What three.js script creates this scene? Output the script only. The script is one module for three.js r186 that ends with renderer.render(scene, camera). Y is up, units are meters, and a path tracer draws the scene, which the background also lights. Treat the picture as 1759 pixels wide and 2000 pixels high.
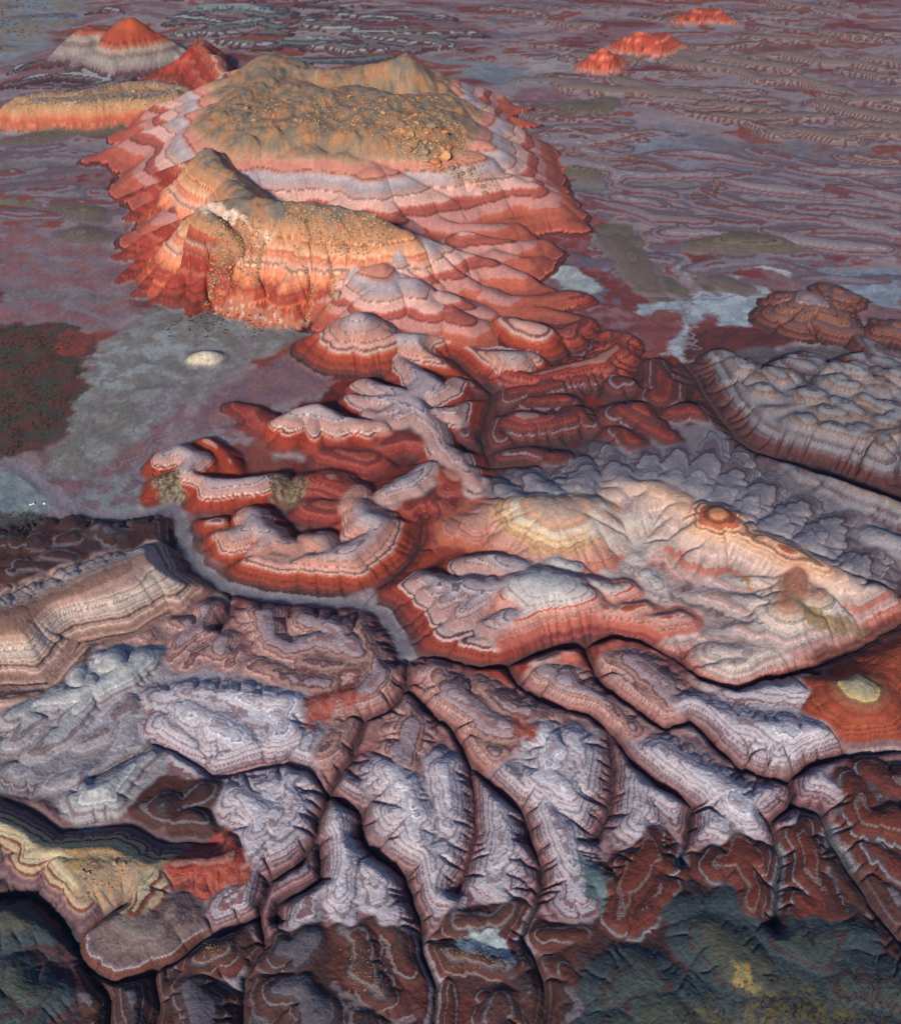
import * as THREE from 'three';
import { mergeVertices } from 'three/addons/utils/BufferGeometryUtils.js';

// ------------------------------------------------------------------ camera, sky, sun, exposure
const W = 1759, H = 2000, CAM = 150, PITCH = THREE.MathUtils.degToRad(38), FOV = 56;
const scene = new THREE.Scene();
const camera = new THREE.PerspectiveCamera(FOV, W / H, 1, 20000);
camera.position.set(0, CAM, 0);
camera.rotation.set(-PITCH, 0, 0);
camera.updateMatrixWorld();
const renderer = new THREE.WebGLRenderer();
renderer.toneMapping = THREE.LinearToneMapping;
renderer.toneMappingExposure = 1.25;
renderer.shadowMap.enabled = true;

const SUN = new THREE.Vector3(-0.24, 0.43, 0.86).normalize();
const sun = new THREE.DirectionalLight(new THREE.Color(1, 0.88, 0.75), 5);
sun.position.copy(SUN).multiplyScalar(1500).add(new THREE.Vector3(0, 0, -400));
sun.target.position.set(0, 0, -400);
sun.castShadow = true; sun.shadow.radius = 9;
Object.assign(sun.shadow.camera, { left: -900, right: 900, top: 900, bottom: -900, near: 10, far: 4000 });
sun.shadow.mapSize.set(2048, 2048);
scene.add(sun, sun.target);
{
  const w = 128, h = 64, d = new Float32Array(w * h * 4);
  for (let j = 0; j < h; j++) for (let i = 0; i < w; i++) {
    const el = ((j + 0.5) / h - 0.5) * Math.PI, y = Math.max(0, Math.sin(el)), k = Math.pow(1 - y, 3), o = (j * w + i) * 4;
    d[o] = 0.2 + 0.36 * k; d[o + 1] = 0.35 + 0.36 * k; d[o + 2] = 0.72 + 0.2 * k; d[o + 3] = 1;
  }
  const t = new THREE.DataTexture(d, w, h, THREE.RGBAFormat, THREE.FloatType);
  t.mapping = THREE.EquirectangularReflectionMapping; t.magFilter = THREE.LinearFilter; t.colorSpace = THREE.LinearSRGBColorSpace; t.needsUpdate = true;
  scene.background = t; scene.environment = t;
  scene.backgroundIntensity = scene.environmentIntensity = 0.42;
}

// ------------------------------------------------------------------ helpers
let seed = 12345;
const rnd = () => { seed = (seed * 1664525 + 1013904223) >>> 0; return seed / 4294967296; };
const rr = (a, b) => a + (b - a) * rnd();
const clamp = (x, a, b) => x < a ? a : x > b ? b : x;
const sstep = (a, b, x) => { const t = clamp((x - a) / (b - a), 0, 1); return t * t * (3 - 2 * t); };
const PERM = new Uint8Array(512);
{ const p = Array.from({ length: 256 }, (_, i) => i); for (let i = 255; i > 0; i--) { const j = Math.floor(rnd() * (i + 1)); [p[i], p[j]] = [p[j], p[i]]; } for (let i = 0; i < 512; i++) PERM[i] = p[i & 255]; }
const GX = new Float32Array(256), GY = new Float32Array(256);
for (let i = 0; i < 256; i++) { const a = i / 256 * 6.283185; GX[i] = Math.cos(a); GY[i] = Math.sin(a); }
function noise(x, y) {
  const xi = Math.floor(x), yi = Math.floor(y), fx = x - xi, fy = y - yi, X = xi & 255, Y = yi & 255;
  const u = fx * fx * fx * (fx * (fx * 6 - 15) + 10), v = fy * fy * fy * (fy * (fy * 6 - 15) + 10);
  const a = PERM[PERM[X] + Y], b = PERM[PERM[X + 1] + Y], c = PERM[PERM[X] + Y + 1], d = PERM[PERM[X + 1] + Y + 1];
  const n0 = GX[a] * fx + GY[a] * fy, n1 = GX[b] * (fx - 1) + GY[b] * fy, n2 = GX[c] * fx + GY[c] * (fy - 1), n3 = GX[d] * (fx - 1) + GY[d] * (fy - 1);
  return 1.5 * (n0 + u * (n1 - n0) + v * (n2 - n0 + u * (n0 - n1 - n2 + n3)));
}
const fbm = (x, y, o = 3) => { let s = 0, a = 1, t = 0; for (let i = 0; i < o; i++) { s += a * noise(x, y); t += a; a *= 0.5; x = x * 2.03 + 17.1; y = y * 2.03 - 9.7; } return s / t; };
const F = (H / 2) / Math.tan(FOV * Math.PI / 360), SP = Math.sin(PITCH), CP = Math.cos(PITCH);
// where the ray of sight through a spot of the photograph meets height h: used once, to survey crests, gullies and soils into plan metres
function at(px, py, h = 0) {
  const a = (px - W / 2) / F, b = -(py - H / 2) / F, dy = b * CP - SP, dz = -b * SP - CP, t = (CAM - h) / -dy;
  return [a * t, dz * t];
}
const lin = (hex) => { const c = new THREE.Color(hex); return [c.r, c.g, c.b]; };

// ------------------------------------------------------------------ the survey grid (plan metres, finer where the land is near)
const RES = 1, NR = Math.round(1250 * RES), NC = Math.round(1150 * RES), N = NR * NC;
const PY0 = -150, PY1 = 2150;
const rowZ = new Float32Array(NR), rowW = new Float32Array(NR);
for (let j = 0; j < NR; j++) {
  const z = at(W / 2, PY0 + (PY1 - PY0) * j / (NR - 1))[1];
  rowZ[j] = z; rowW[j] = (W / 2 + 150) / F * (-z * CP + CAM * SP);
}
const gx = (i, j) => (i / (NC - 1) * 2 - 1) * rowW[j];
const rowOf = (z) => { let a = 0, b = NR - 1; while (b - a > 1) { const m = (a + b) >> 1; if (rowZ[m] <= z) a = m; else b = m; } return a; };  // rowZ rises from far (-) to near
const hgt = new Float32Array(N).fill(-99), pal = new Uint8Array(N), own = new Uint8Array(N);
const wx = new Float32Array(N), wz = new Float32Array(N);
for (let j = 0; j < NR; j++) {
  const z = rowZ[j], sc = 1 + Math.max(0, (-z - 150)) / 260;             // wider meanders where the hills are larger
  for (let i = 0; i < NC; i++) {
    const x = gx(i, j), k = j * NC + i;
    wx[k] = x + 1.5 * fbm(x / 9, z / 9, 2) + 0.55 / (sc * sc) * noise(x / 2.6 + 5, z / 2.6) + (sc - 1) * 2.2 * noise(x / 24, z / 24 + 40);
    wz[k] = z + 1.5 * fbm(x / 9 + 70, z / 9 + 31, 2) + 0.55 / (sc * sc) * noise(x / 2.6, z / 2.6 + 90) + (sc - 1) * 2.2 * noise(x / 24 + 60, z / 24);
  }
}

// ------------------------------------------------------------------ strata: crisp beds, stacked by height above the flats; dark lowest ones also paint gully shade
const PALS = [], PALTOP = [], PALID = {};
function palette(name, beds, contrast = 0.16, seedling = 1, thick = seedling < 10 ? 0.5 : seedling < 26 ? 1.5 : 0.62) {
  const n = 1024, lut = new Float32Array(n * 3); let s = seedling * 7919;
  const r = () => { s = (s * 1664525 + 1013904223) >>> 0; return s / 4294967296; };
  contrast *= 1.45;
  const cols = beds.map((b) => lin(b[1]));
  let q = 0, left = 0, tone = 1, tint = 0, thin = 0;
  for (let i = 0; i < n; i++) {
    const t = i / (n - 1);
    while (q < beds.length - 1 && t >= beds[q + 1][0]) q++;
    if (left-- <= 0) { left = thick * (16 + r() * r() * 110); tone = 1 + contrast * 0.6 * (r() * 2 - 1); tint = (r() - 0.5) * contrast * 0.5; thin = r() < 0.3 ? (r() < 0.45 ? 1 + contrast * 2.6 : 1 - contrast * 3) : 1; if (thin !== 1) left = thick * (10 + r() * 14); }
    const c = cols[q], m = i > n * 0.93 ? 1 : tone * clamp(thin, 0.42, 1.6);
    lut[i * 3] = c[0] * m * (1 + tint); lut[i * 3 + 1] = c[1] * m; lut[i * 3 + 2] = c[2] * m * (1 - tint * 0.6);
  }
  for (let k = 0; k < 3; k++) for (let i = 1; i < n - 1; i++) for (let c = 0; c < 3; c++) lut[i * 3 + c] = 0.25 * lut[i * 3 - 3 + c] + 0.5 * lut[i * 3 + c] + 0.25 * lut[i * 3 + 3 + c];
  PALID[name] = PALS.length; PALS.push(lut);
}
palette('butte', [[0, '#7d3a30'], [.03, '#96412f'], [.1, '#a84a34'], [.17, '#b95f46'], [.2, '#9c4230'], [.3, '#c07050'], [.38, '#cd8c70'], [.45, '#d7a48e'], [.53, '#c27558'], [.6, '#cf9a78'], [.68, '#c48660'], [.74, '#b98560'], [.82, '#a0765c'], [.9, '#7d7069']], .18, 3);
palette('buttered', [[0, '#6d2c28'], [.06, '#8f3326'], [.2, '#943529'], [.3, '#a5503e'], [.36, '#862b20'], [.5, '#aa5540'], [.6, '#c79a86'], [.64, '#a34a34'], [.75, '#b5805c'], [.86, '#957862']], .22, 5);
palette('buttepink', [[0, '#5d2a2c'], [.04, '#96483c'], [.12, '#ad5a48'], [.2, '#b87f78'], [.27, '#a35247'], [.34, '#c49c94'], [.46, '#b2a0a2'], [.54, '#ba7f70'], [.62, '#b08a70'], [.72, '#b0885e'], [.82, '#957860'], [.92, '#80766c']], .16, 9);
palette('mesa', [[0, '#75504a'], [.08, '#9d5a44'], [.3, '#a9573f'], [.45, '#b27252'], [.58, '#b08462'], [.75, '#a07e5c'], [.9, '#82746a']], .16, 11);
palette('peak', [[0, '#5a3f44'], [.12, '#7f7272'], [.22, '#8f8884'], [.34, '#7b6a66'], [.42, '#9a8a80'], [.5, '#a2573f'], [.6, '#a8452f'], [.8, '#b2512f'], [.93, '#a8482c']], .2, 13);
palette('redcone', [[0, '#8b6262'], [.1, '#a26458'], [.3, '#aa4a34'], [.5, '#9a3d30'], [.62, '#c4634a'], [.7, '#963a2c'], [.85, '#b86248']], .22, 15);
palette('fardark', [[0, '#4a3138'], [.2, '#5c3d40'], [.36, '#6a6469'], [.5, '#48303a'], [.62, '#75797c'], [.76, '#5f3a3a'], [.88, '#6d6864']], .22, 17);
palette('farteal', [[0, '#3f353d'], [.25, '#5a6569'], [.42, '#4b3a40'], [.55, '#6d7d80'], [.75, '#7c8a86']], .18, 19);
palette('far', [[0, '#565260'], [.14, '#6a4a4e'], [.26, '#7d7078'], [.36, '#5f3a3c'], [.44, '#846c68'], [.54, '#744840'], [.64, '#867a80'], [.74, '#74524a'], [.86, '#7d6a64']], .09, 21);
palette('farmauve', [[0, '#5f5c6c'], [.25, '#6d5660'], [.4, '#7d7480'], [.52, '#6f4446'], [.66, '#827278'], [.82, '#8a7e84']], .1, 23);
palette('olive', [[0, '#6c5f60'], [.25, '#655a52'], [.5, '#675b4e'], [.8, '#5f584e']], .1, 25);
palette('pink', [[0, '#3c2026'], [.08, '#5c2826'], [.16, '#84301f'], [.28, '#973822'], [.36, '#ad5c48'], [.41, '#c4a096'], [.45, '#7a4a48'], [.49, '#bb8e84'], [.6, '#b27e72'], [.7, '#ae8a84'], [.82, '#ac989a'], [.94, '#aaa0a4']], .13, 27);
palette('star', [[0, '#3d2026'], [.1, '#5c2624'], [.2, '#7d2c20'], [.34, '#8a3224'], [.42, '#b49894'], [.47, '#5f3c42'], [.52, '#b09490'], [.6, '#a9837e'], [.72, '#a88e8e'], [.86, '#a4949a']], .14, 29);
palette('saw', [[0, '#4f2222'], [.08, '#752a1e'], [.2, '#8f301e'], [.4, '#96331f'], [.48, '#b77e6c'], [.53, '#73383a'], [.57, '#c09c92'], [.66, '#b38880'], [.8, '#ae9a9c']], .13, 31);
palette('red', [[0, '#4d2426'], [.12, '#6c2a27'], [.28, '#82302a'], [.42, '#8a4038'], [.5, '#6f2a28'], [.62, '#93493e'], [.75, '#8c352a'], [.9, '#a06a60']], .2, 33);
palette('darkred', [[0, '#3d2429'], [.15, '#4c282b'], [.3, '#5f2b2b'], [.42, '#74646c'], [.47, '#5c2b2c'], [.62, '#6f2b28'], [.76, '#5b2c30'], [.84, '#7d3328'], [.95, '#8a6a68']], .2, 35);
palette('brown', [[0, '#4a2c30'], [.15, '#643834'], [.3, '#7a4a40'], [.42, '#64484c'], [.55, '#85584a'], [.7, '#7a5750'], [.86, '#807078']], .24, 37);
palette('bluegrey', [[0, '#43292e'], [.14, '#552a2b'], [.26, '#5d4a52'], [.36, '#77747c'], [.48, '#5b4a50'], [.56, '#77747c'], [.68, '#776662'], [.8, '#7d7c82'], [.92, '#8c8884']], .2, 39);
palette('greyscale', [[0, '#4a3a42'], [.15, '#5f535c'], [.3, '#77717a'], [.42, '#655862'], [.5, '#86828a'], [.7, '#938f96'], [.85, '#a09a9c']], .14, 41);
palette('bighill', [[0, '#55302f'], [.08, '#7d3a32'], [.15, '#a0665a'], [.24, '#b08e88'], [.32, '#a2655a'], [.38, '#b89f98'], [.5, '#c0a498'], [.6, '#c2a08a'], [.68, '#c99578'], [.78, '#b9684a'], [.88, '#b87a52'], [.94, '#a98c60']], .18, 43);
palette('dome', [[0, '#6a2f2a'], [.1, '#8f3a2c'], [.22, '#a85e4a'], [.32, '#b4786a'], [.45, '#b88878'], [.56, '#c59a78'], [.66, '#d0b08c'], [.76, '#d2bfa8'], [.84, '#c49a80'], [.93, '#b59888']], .1, 45);
palette('whitedome', [[0, '#4f2628'], [.14, '#7a3230'], [.28, '#a05448'], [.44, '#ae7268'], [.56, '#b88a80'], [.64, '#a4503e'], [.68, '#b9aaa8'], [.8, '#b9b4b2'], [.92, '#b4b2b4']], .1, 47);
palette('fan', [[0, '#4f2c30'], [.1, '#7b423e'], [.2, '#a27a76'], [.34, '#b09a96'], [.46, '#a68c88'], [.54, '#b9ada6'], [.66, '#a89a94'], [.74, '#b7a89c'], [.84, '#b08a78'], [.92, '#a5705c']], .24, 49);
palette('cone', [[0, '#5a4a50'], [.08, '#8a7474'], [.16, '#6f565a'], [.22, '#7d6262'], [.27, '#823722'], [.32, '#8a3a26'], [.44, '#8a3a22'], [.54, '#8e422a'], [.64, '#863a26'], [.76, '#8a4a32'], [.85, '#7a5540'], [.9, '#b8a070'], [.96, '#a39678']], .32, 51, 0.55);
palette('lefthill', [[0, '#5a3c3e'], [.1, '#7a5650'], [.2, '#957468'], [.3, '#a0857a'], [.37, '#7d5a54'], [.41, '#ab958a'], [.52, '#b0a29c'], [.6, '#8f7068'], [.63, '#b8aa9c'], [.74, '#a58c82'], [.84, '#a8887c'], [.92, '#8f6a5c']], .2, 53);
palette('lilac', [[0, '#4c343c'], [.1, '#57383e'], [.17, '#6d464a'], [.23, '#8a7076'], [.28, '#63424a'], [.33, '#8f7f88'], [.38, '#6f4c54'], [.42, '#a69ca6'], [.5, '#82646a'], [.53, '#b6b0ba'], [.62, '#8f7a80'], [.64, '#c0bac4'], [.73, '#98868e'], [.75, '#c4c0c8'], [.86, '#ac9ca2'], [.88, '#c8c4ca']], .14, 56);  // plum low beds: maroon clay, with the shade of hollows painted in
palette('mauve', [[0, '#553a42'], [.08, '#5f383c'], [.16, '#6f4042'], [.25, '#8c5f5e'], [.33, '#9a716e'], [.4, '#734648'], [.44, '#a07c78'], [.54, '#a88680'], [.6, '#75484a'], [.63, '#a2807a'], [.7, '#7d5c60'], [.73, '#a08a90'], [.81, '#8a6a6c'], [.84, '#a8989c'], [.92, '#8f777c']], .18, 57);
palette('maroon', [[0, '#39424a'], [.1, '#5f6068'], [.18, '#857c86'], [.27, '#6c5a62'], [.33, '#4c2a2c'], [.38, '#57261f'], [.5, '#4a2222'], [.57, '#8f8c94'], [.61, '#513a3e'], [.66, '#60281f'], [.78, '#502422'], [.86, '#7a6460'], [.9, '#62281e']], .2, 59);
palette('chalk', [[0, '#a09a90'], [.2, '#c4b9a4'], [.6, '#cfc6b2']], .1, 71);
palette('knob', [[0, '#55464e'], [.1, '#5c4c54'], [.18, '#857a84'], [.27, '#9a9098'], [.34, '#7d686e'], [.39, '#4c2628'], [.48, '#57261f'], [.57, '#4a2a2a'], [.62, '#7a6e70'], [.66, '#552820'], [.78, '#442626'], [.84, '#4a4048'], [.9, '#7a6862'], [.94, '#543430']], .2, 60);
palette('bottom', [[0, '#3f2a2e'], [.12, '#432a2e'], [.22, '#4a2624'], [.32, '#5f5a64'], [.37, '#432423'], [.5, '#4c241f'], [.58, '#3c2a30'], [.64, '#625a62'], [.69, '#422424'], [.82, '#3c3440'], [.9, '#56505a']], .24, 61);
palette('teal', [[0, '#252a2e'], [.16, '#33282e'], [.28, '#42262a'], [.36, '#352a33'], [.46, '#42282a'], [.5, '#3c282c'], [.56, '#2e3a42'], [.68, '#36464c'], [.8, '#3a3034'], [.85, '#3c4844'], [.93, '#484a40']], .18, 63);
palette('cream', [[0, '#3f2c34'], [.1, '#5a4046'], [.26, '#6f565a'], [.36, '#5f4248'], [.44, '#77625f'], [.5, '#6e3a30'], [.56, '#a89478'], [.66, '#6e3a2c'], [.7, '#b4a486'], [.84, '#a89876'], [.92, '#a88a60']], .16, 65);
palette('fanmound', [[0, '#3a2428'], [.14, '#5c2e2a'], [.32, '#6a3630'], [.4, '#8d8488'], [.46, '#5f5054'], [.6, '#6d5a5a'], [.8, '#665458'], [.92, '#7a6a66']], .2, 67);
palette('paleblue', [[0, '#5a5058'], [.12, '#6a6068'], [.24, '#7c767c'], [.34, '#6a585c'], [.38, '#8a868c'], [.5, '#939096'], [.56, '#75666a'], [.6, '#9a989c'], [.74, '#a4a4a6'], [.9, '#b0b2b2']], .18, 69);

// ------------------------------------------------------------------ pieces of the land
const OBJ = [], OBJID = {};
function land(key, name, label, category = 'hill') { OBJID[key] = OBJ.length; OBJ.push({ name, label, category }); }
land('plain', 'badlands_plain', 'mauve, grey and rust clay flats with low relief spread around all the hills', 'ground');
land('wash', 'dry_wash', 'narrow grey dry wash bed winding from the left edge to the gully junction', 'dry wash');
land('butte', 'butte', 'largest butte, tan boulder-strewn cap over orange, red and salmon banded flanks', 'butte');
land('mesa', 'mesa', 'long low tan mesa with rust front scarp left of the large butte', 'mesa');
land('peak', 'striped_peak', 'grey and orange ringed peak at upper left behind the mesa');
land('conea', 'red_cone', 'bright red striped cone, nearer of the two cones at upper right');
land('coneb', 'red_cone', 'red cone with spreading striped skirt, farther of two cones at upper right');
land('conec', 'orange_mound', 'flat orange striped mound near the top edge, beyond the two red cones');
land('knob', 'white_knob', 'small cream-white knob on the grey flat left of the salmon hill');
land('salmon', 'salmon_hill', 'salmon rounded hill with red skirt below the right end of the large butte');
land('tongue', 'pale_ridge', 'pale pink tongue ending in a white knob with red banded skirt');
land('redridge', 'red_ridge', 'long dark red banded ridge curling up at its right end');
land('star', 'star_hill', 'pink finger-lobed hill spreading like a star over dark red clay');
land('saw', 'sawtooth_ridge', 'pink ridge with saw-toothed edge above a vivid red slope');
land('darkstar', 'dark_red_hill', 'dark red lobed hill with pale contour lines right of the pink star hill');
land('darklobe', 'dark_red_hill', 'dark red hill with curling lobes left of the deep diagonal valley');
land('brown', 'brown_hill', 'brown ringed hill near the right edge beside pale alkali flats');
land('ripple', 'rippled_slope', 'blue-grey slope of many small scallops with maroon scarp at the right edge');
land('big', 'orange_hill', 'large hill with orange summit, pale crust and dark blue back slope, right of centre');
land('dome', 'cream_dome', 'rounded cream dome ringed with orange near the picture centre right');
land('whitedome', 'white_capped_hill', 'pink lobed hill with scalloped white cap left of the orange hill');
land('worm', 'looping_ridge', 'low looping red and pink ridge with scrubby left end beside the dry wash');
land('lobes', 'pink_lobed_hill', 'pink lobed hill with tailed knob inside the bend of the dry wash');
land('lens', 'lens_hill', 'small pale lens-shaped hill on vivid red clay left of centre');
land('left', 'striped_hill', 'brown and cream striped long hill at the left edge');
land('dark', 'dark_hills', 'dark maroon and slate low hills behind the brown striped hill', 'hills');
land('heart', 'heart_hill', 'pale heart-shaped knob with lumpy grey-blue slopes at lower left');
land('finger', 'finger_hill', 'mauve hill with bent finger lobe below the dry wash');
land('kidney', 'kidney_hill', 'kidney-shaped mauve and pink hill held by the curving dark gully');
land('slab', 'pale_hill', 'broad pale pink wrinkled hill at left of centre below the kidney-shaped one');
land('fan', 'pale_fan', 'pale striped fan-shaped hill with orange heart below the orange hill');
land('cone', 'ringed_cone', 'rust cone with fine rings and tan tip at the right edge');
land('inta', 'pale_spur', 'pale lilac wrinkled spur between the two central gullies, lower middle');
land('intb', 'pale_spur', 'narrow pale grey spur left of the widest lilac spur');
land('intc', 'pale_spur', 'pink-topped lilac spur right of the central gully');
land('intd', 'pink_spur', 'narrow pink spur wedged between two dark gullies right of centre');
land('inte', 'lilac_spur', 'lilac spur with mauve top above the longest right-hand gully');
land('intf', 'lilac_spur', 'broad lilac spur below the longest right-hand gully');
land('maroona', 'maroon_hill', 'maroon hill with pale zigzag stripe, leftmost of three at lower right');
land('maroonb', 'maroon_hill', 'maroon hill with arching pale stripes, middle of three at lower right');
land('maroonc', 'maroon_hill', 'maroon pointed hill, right one of three at lower right');
land('maroond', 'maroon_hill', 'rusty maroon folded hill at the right edge below the ringed cone');
land('teal', 'teal_dome', 'dark teal dome with ochre top ringed by maroon at lower right');
land('olive', 'olive_flat', 'dark olive and teal hummocky ground filling the bottom right corner', 'ground');
land('cream', 'cream_hill', 'cream-crested hill with rubble top at lower left');
land('fanm', 'banded_fan', 'grey banded fan-shaped mound with dark red foot at lower left');
land('blue', 'pale_grey_hill', 'pale grey capped hill just above the cream-crested hill');
land('redspot', 'red_topped_hill', 'striped hill with red patch right of the cream-crested hill');
land('bottoml', 'dark_teal_hill', 'dark teal hill with pale crest in the bottom left corner');
land('bottoma', 'maroon_knob', 'maroon knob with speckled pale top, bottom left of centre');
land('bottomb', 'maroon_ring_hill', 'dark maroon ringed hills at the bottom edge left of centre', 'hills');
land('bottomc', 'maroon_ring_hill', 'maroon hill with pale rubble patches at the bottom middle');
land('farteal', 'teal_hills', 'teal and maroon banded hills along the top edge behind the butte', 'hills');
land('farbad', 'far_badlands', 'brown and mauve scalloped badlands fading to the upper right', 'hills');

// crest segment: raises a rounded cone-flanked ridge (max), keeping bed set and owner
function crest(ax, az, ha, bx, bz, hb, s, r, p, o) {
  const R = (Math.max(ha, hb) + 1.5) / s + r + 4.5, x0 = Math.min(ax, bx) - R, x1 = Math.max(ax, bx) + R;
  const j0 = Math.max(0, rowOf(Math.min(az, bz) - R)), j1 = Math.min(NR - 1, rowOf(Math.max(az, bz) + R) + 1);
  const dx = bx - ax, dz = bz - az, L2 = dx * dx + dz * dz + 1e-9;
  for (let j = j0; j <= j1; j++) {
    const w = rowW[j], i0 = clamp(Math.floor((x0 / w + 1) * 0.5 * (NC - 1)), 0, NC), i1 = clamp(Math.ceil((x1 / w + 1) * 0.5 * (NC - 1)), -1, NC - 1);
    for (let i = i0; i <= i1; i++) {
      const k = j * NC + i, qx = wx[k] - ax, qz = wz[k] - az, t = clamp((qx * dx + qz * dz) / L2, 0, 1), ex = qx - t * dx, ez = qz - t * dz;
      const h = ha + (hb - ha) * t - s * (Math.sqrt(ex * ex + ez * ez + r * r) - r);
      if (h > hgt[k]) { hgt[k] = h; pal[k] = p; own[k] = o; }
    }
  }
}
const topOf = [];                                      // height of the uppermost bed for each bed-set copy
function bedset(name, top) { const key = name + '@' + top; if (!(key in PALID)) { PALID[key] = topOf.length; topOf.push([PALID[name], top]); } return PALID[key]; }
function spurs(pts, o) {                               // side spurs with grooves between them
  const { s, r, p, ob, every, ratio, sub, side } = o;
  let run = every * 0.4, flip = 1;
  for (let q = 0; q + 1 < pts.length; q++) {
    const [ax, az, ha] = pts[q], [bx, bz, hb] = pts[q + 1], L = Math.hypot(bx - ax, bz - az); if (L < 1e-3) continue;
    const tx = (bx - ax) / L, tz = (bz - az) / L;
    while (run < L) {
      const t = run / L, h = ha + (hb - ha) * t, x = ax + tx * run, z = az + tz * run;
      for (const sg of side === 0 ? [-1, 1] : [side]) {
        const bend = clamp((ha - hb) / L * 1.2, -0.7, 0.7) + rr(-0.35, 0.35);
        let dx = -tz * sg + tx * bend, dz = tx * sg + tz * bend; const l = Math.hypot(dx, dz); dx /= l; dz /= l;
        const end = h * rr(0.02, 0.16), len = (h - end) / (s * rr(ratio - 0.1, ratio + 0.08)), poly = [[x, z, h * 0.985]];
        let px = x, pz = z, a = rr(-0.25, 0.25);
        for (let m = 1; m <= 3; m++) { const ca = Math.cos(a), sa = Math.sin(a); px += (dx * ca - dz * sa) * len / 3; pz += (dx * sa + dz * ca) * len / 3; a += rr(-0.3, 0.3); poly.push([px, pz, h + (end - h) * Math.pow(m / 3, 1.08)]); }
        for (let m = 0; m < 3; m++) crest(...poly[m], ...poly[m + 1], s * 1.05, r * 0.55, p, ob);
        if (sub) spurs(poly, { ...o, every: every * 0.5, ratio: ratio + 0.08, sub: 0, side: 0, r: r * 0.6, s: s * 1.06 });
      }
      run += every * rr(0.7, 1.35); flip = -flip;
    }
    run -= L;
  }
}
const SCALE = {}, LOWK = {};
for (const [names, f, k] of [
  [['star', 'saw', 'lobes', 'worm', 'whitedome', 'lens', 'darkstar', 'darklobe', 'tongue'], 0.85, 1.15],
  [['big', 'fan'], 0.52, 1.05], [['ripple'], 0.62, 1.35], [['dome'], 0.68, 1.05], [['left'], 0.55, 0.85], [['cone'], 0.5, 0.98], [['brown'], 0.7, 1], [['plain'], 0.5, 1.2], [['farbad', 'farteal'], 0.42, 1],
  [['dark', 'heart', 'finger', 'kidney', 'slab', 'inta', 'intb', 'intc', 'intd', 'inte', 'intf', 'cream', 'blue', 'redspot'], 0.52, 0.95],
  [['maroona', 'maroonb', 'maroonc', 'maroond', 'teal', 'fanm', 'bottoml', 'bottoma', 'bottomb', 'bottomc', 'olive'], 0.5, 0.95],
]) for (const o of names) { SCALE[o] = f; LOWK[o] = k; }
function hill(obj, name, top, { s = 0.62, r = 2.5, sp = 0, ratio = 0.66, sub = 0, side = 0, k = LOWK[obj] ?? 1.4 } = {}, ...polys) {
  s *= k;
  const f = SCALE[obj] ?? 1; top *= f; r *= 0.4 + 0.6 * f; sp *= 0.3 + 0.7 * f;
  const p = bedset(name, top), ob = OBJID[obj];
  for (const poly of polys) {
    const pts = poly.map(([x, y, h]) => [...at(x, y, h * f), h * f]);
    if (pts.length === 1) pts.push([pts[0][0] + 0.2, pts[0][1], pts[0][2]]);
    for (let q = 0; q + 1 < pts.length; q++) crest(...pts[q], ...pts[q + 1], s, r, p, ob);
    if (sp) spurs(pts, { s, r, p, ob, every: sp, ratio, sub, side });
  }
}
function inside(poly, x, y) { let c = false; for (let i = 0, j = poly.length - 1; i < poly.length; j = i++) { const [xi, yi] = poly[i], [xj, yj] = poly[j]; if ((yi > y) !== (yj > y) && x < (xj - xi) * (y - yi) / (yj - yi) + xi) c = !c; } return c; }
function scatter(obj, name, top, poly, n, [h0, h1], [l0, l1], ang, opt = {}) {      // many small ridges inside an outline
  const xs = poly.map((q) => q[0]), ys = poly.map((q) => q[1]), x0 = Math.min(...xs), x1 = Math.max(...xs), y0 = Math.min(...ys), y1 = Math.max(...ys);
  const f = SCALE[obj] ?? 1, { s = 0.5, r = 2, sp = 0, ratio = 0.6, spread = 0.35 } = opt, p = bedset(name, top * f), ob = OBJID[obj];
  for (let k = 0, m = 0; k < n && m < n * 20; m++) {
    const x = rr(x0, x1), y = rr(y0, y1); if (!inside(poly, x, y)) continue; k++;
    const h = f * rr(h0, h1), [cx, cz] = at(x, y, h * 0.8), a = ang + rr(-spread, spread), L = rr(l0, l1), pts = [];
    for (let q = 0; q < 4; q++) { const t = q / 3 - 0.5, b = a + rr(-0.3, 0.3); pts.push([cx + Math.cos(b) * L * t, cz + Math.sin(b) * L * t, h * (1 - Math.abs(t) * rr(0.1, 0.9))]); }
    for (let q = 0; q < 3; q++) crest(...pts[q], ...pts[q + 1], s, r, p, ob);
    if (sp) spurs(pts, { s, r, p, ob, every: sp, ratio, sub: 0, side: 0 });
  }
}
// ------------------------------------------------------------------ far land
scatter('farbad', 'far', 5, [[980, -60], [1759, -60], [1900, 300], [1759, 340], [1500, 280], [1250, 200], [1000, 130]], 60, [3, 8], [25, 80], 0.3, { s: 0.34, r: 5, sp: 14, ratio: 0.6, spread: 0.5 });
scatter('farbad', 'farmauve', 4, [[1050, 180], [1300, 230], [1759, 330], [1759, 480], [1480, 470], [1200, 430], [1080, 330]], 45, [1.5, 4.5], [18, 60], 0.28, { s: 0.26, r: 4, sp: 10, ratio: 0.6, spread: 0.5 });
scatter('farbad', 'far', 5, [[1040, 190], [1200, 230], [1270, 290], [1180, 330], [1060, 280]], 26, [1.5, 5], [14, 40], 0.35, { s: 0.5, r: 2, sp: 8, ratio: 0.6 });
scatter('farteal', 'fardark', 7, [[330, -60], [760, -60], [900, 60], [860, 110], [560, 95], [340, 60]], 70, [2, 8], [14, 50], 0.15, { s: 0.4, r: 5, sp: 14, ratio: 0.62 });
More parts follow.
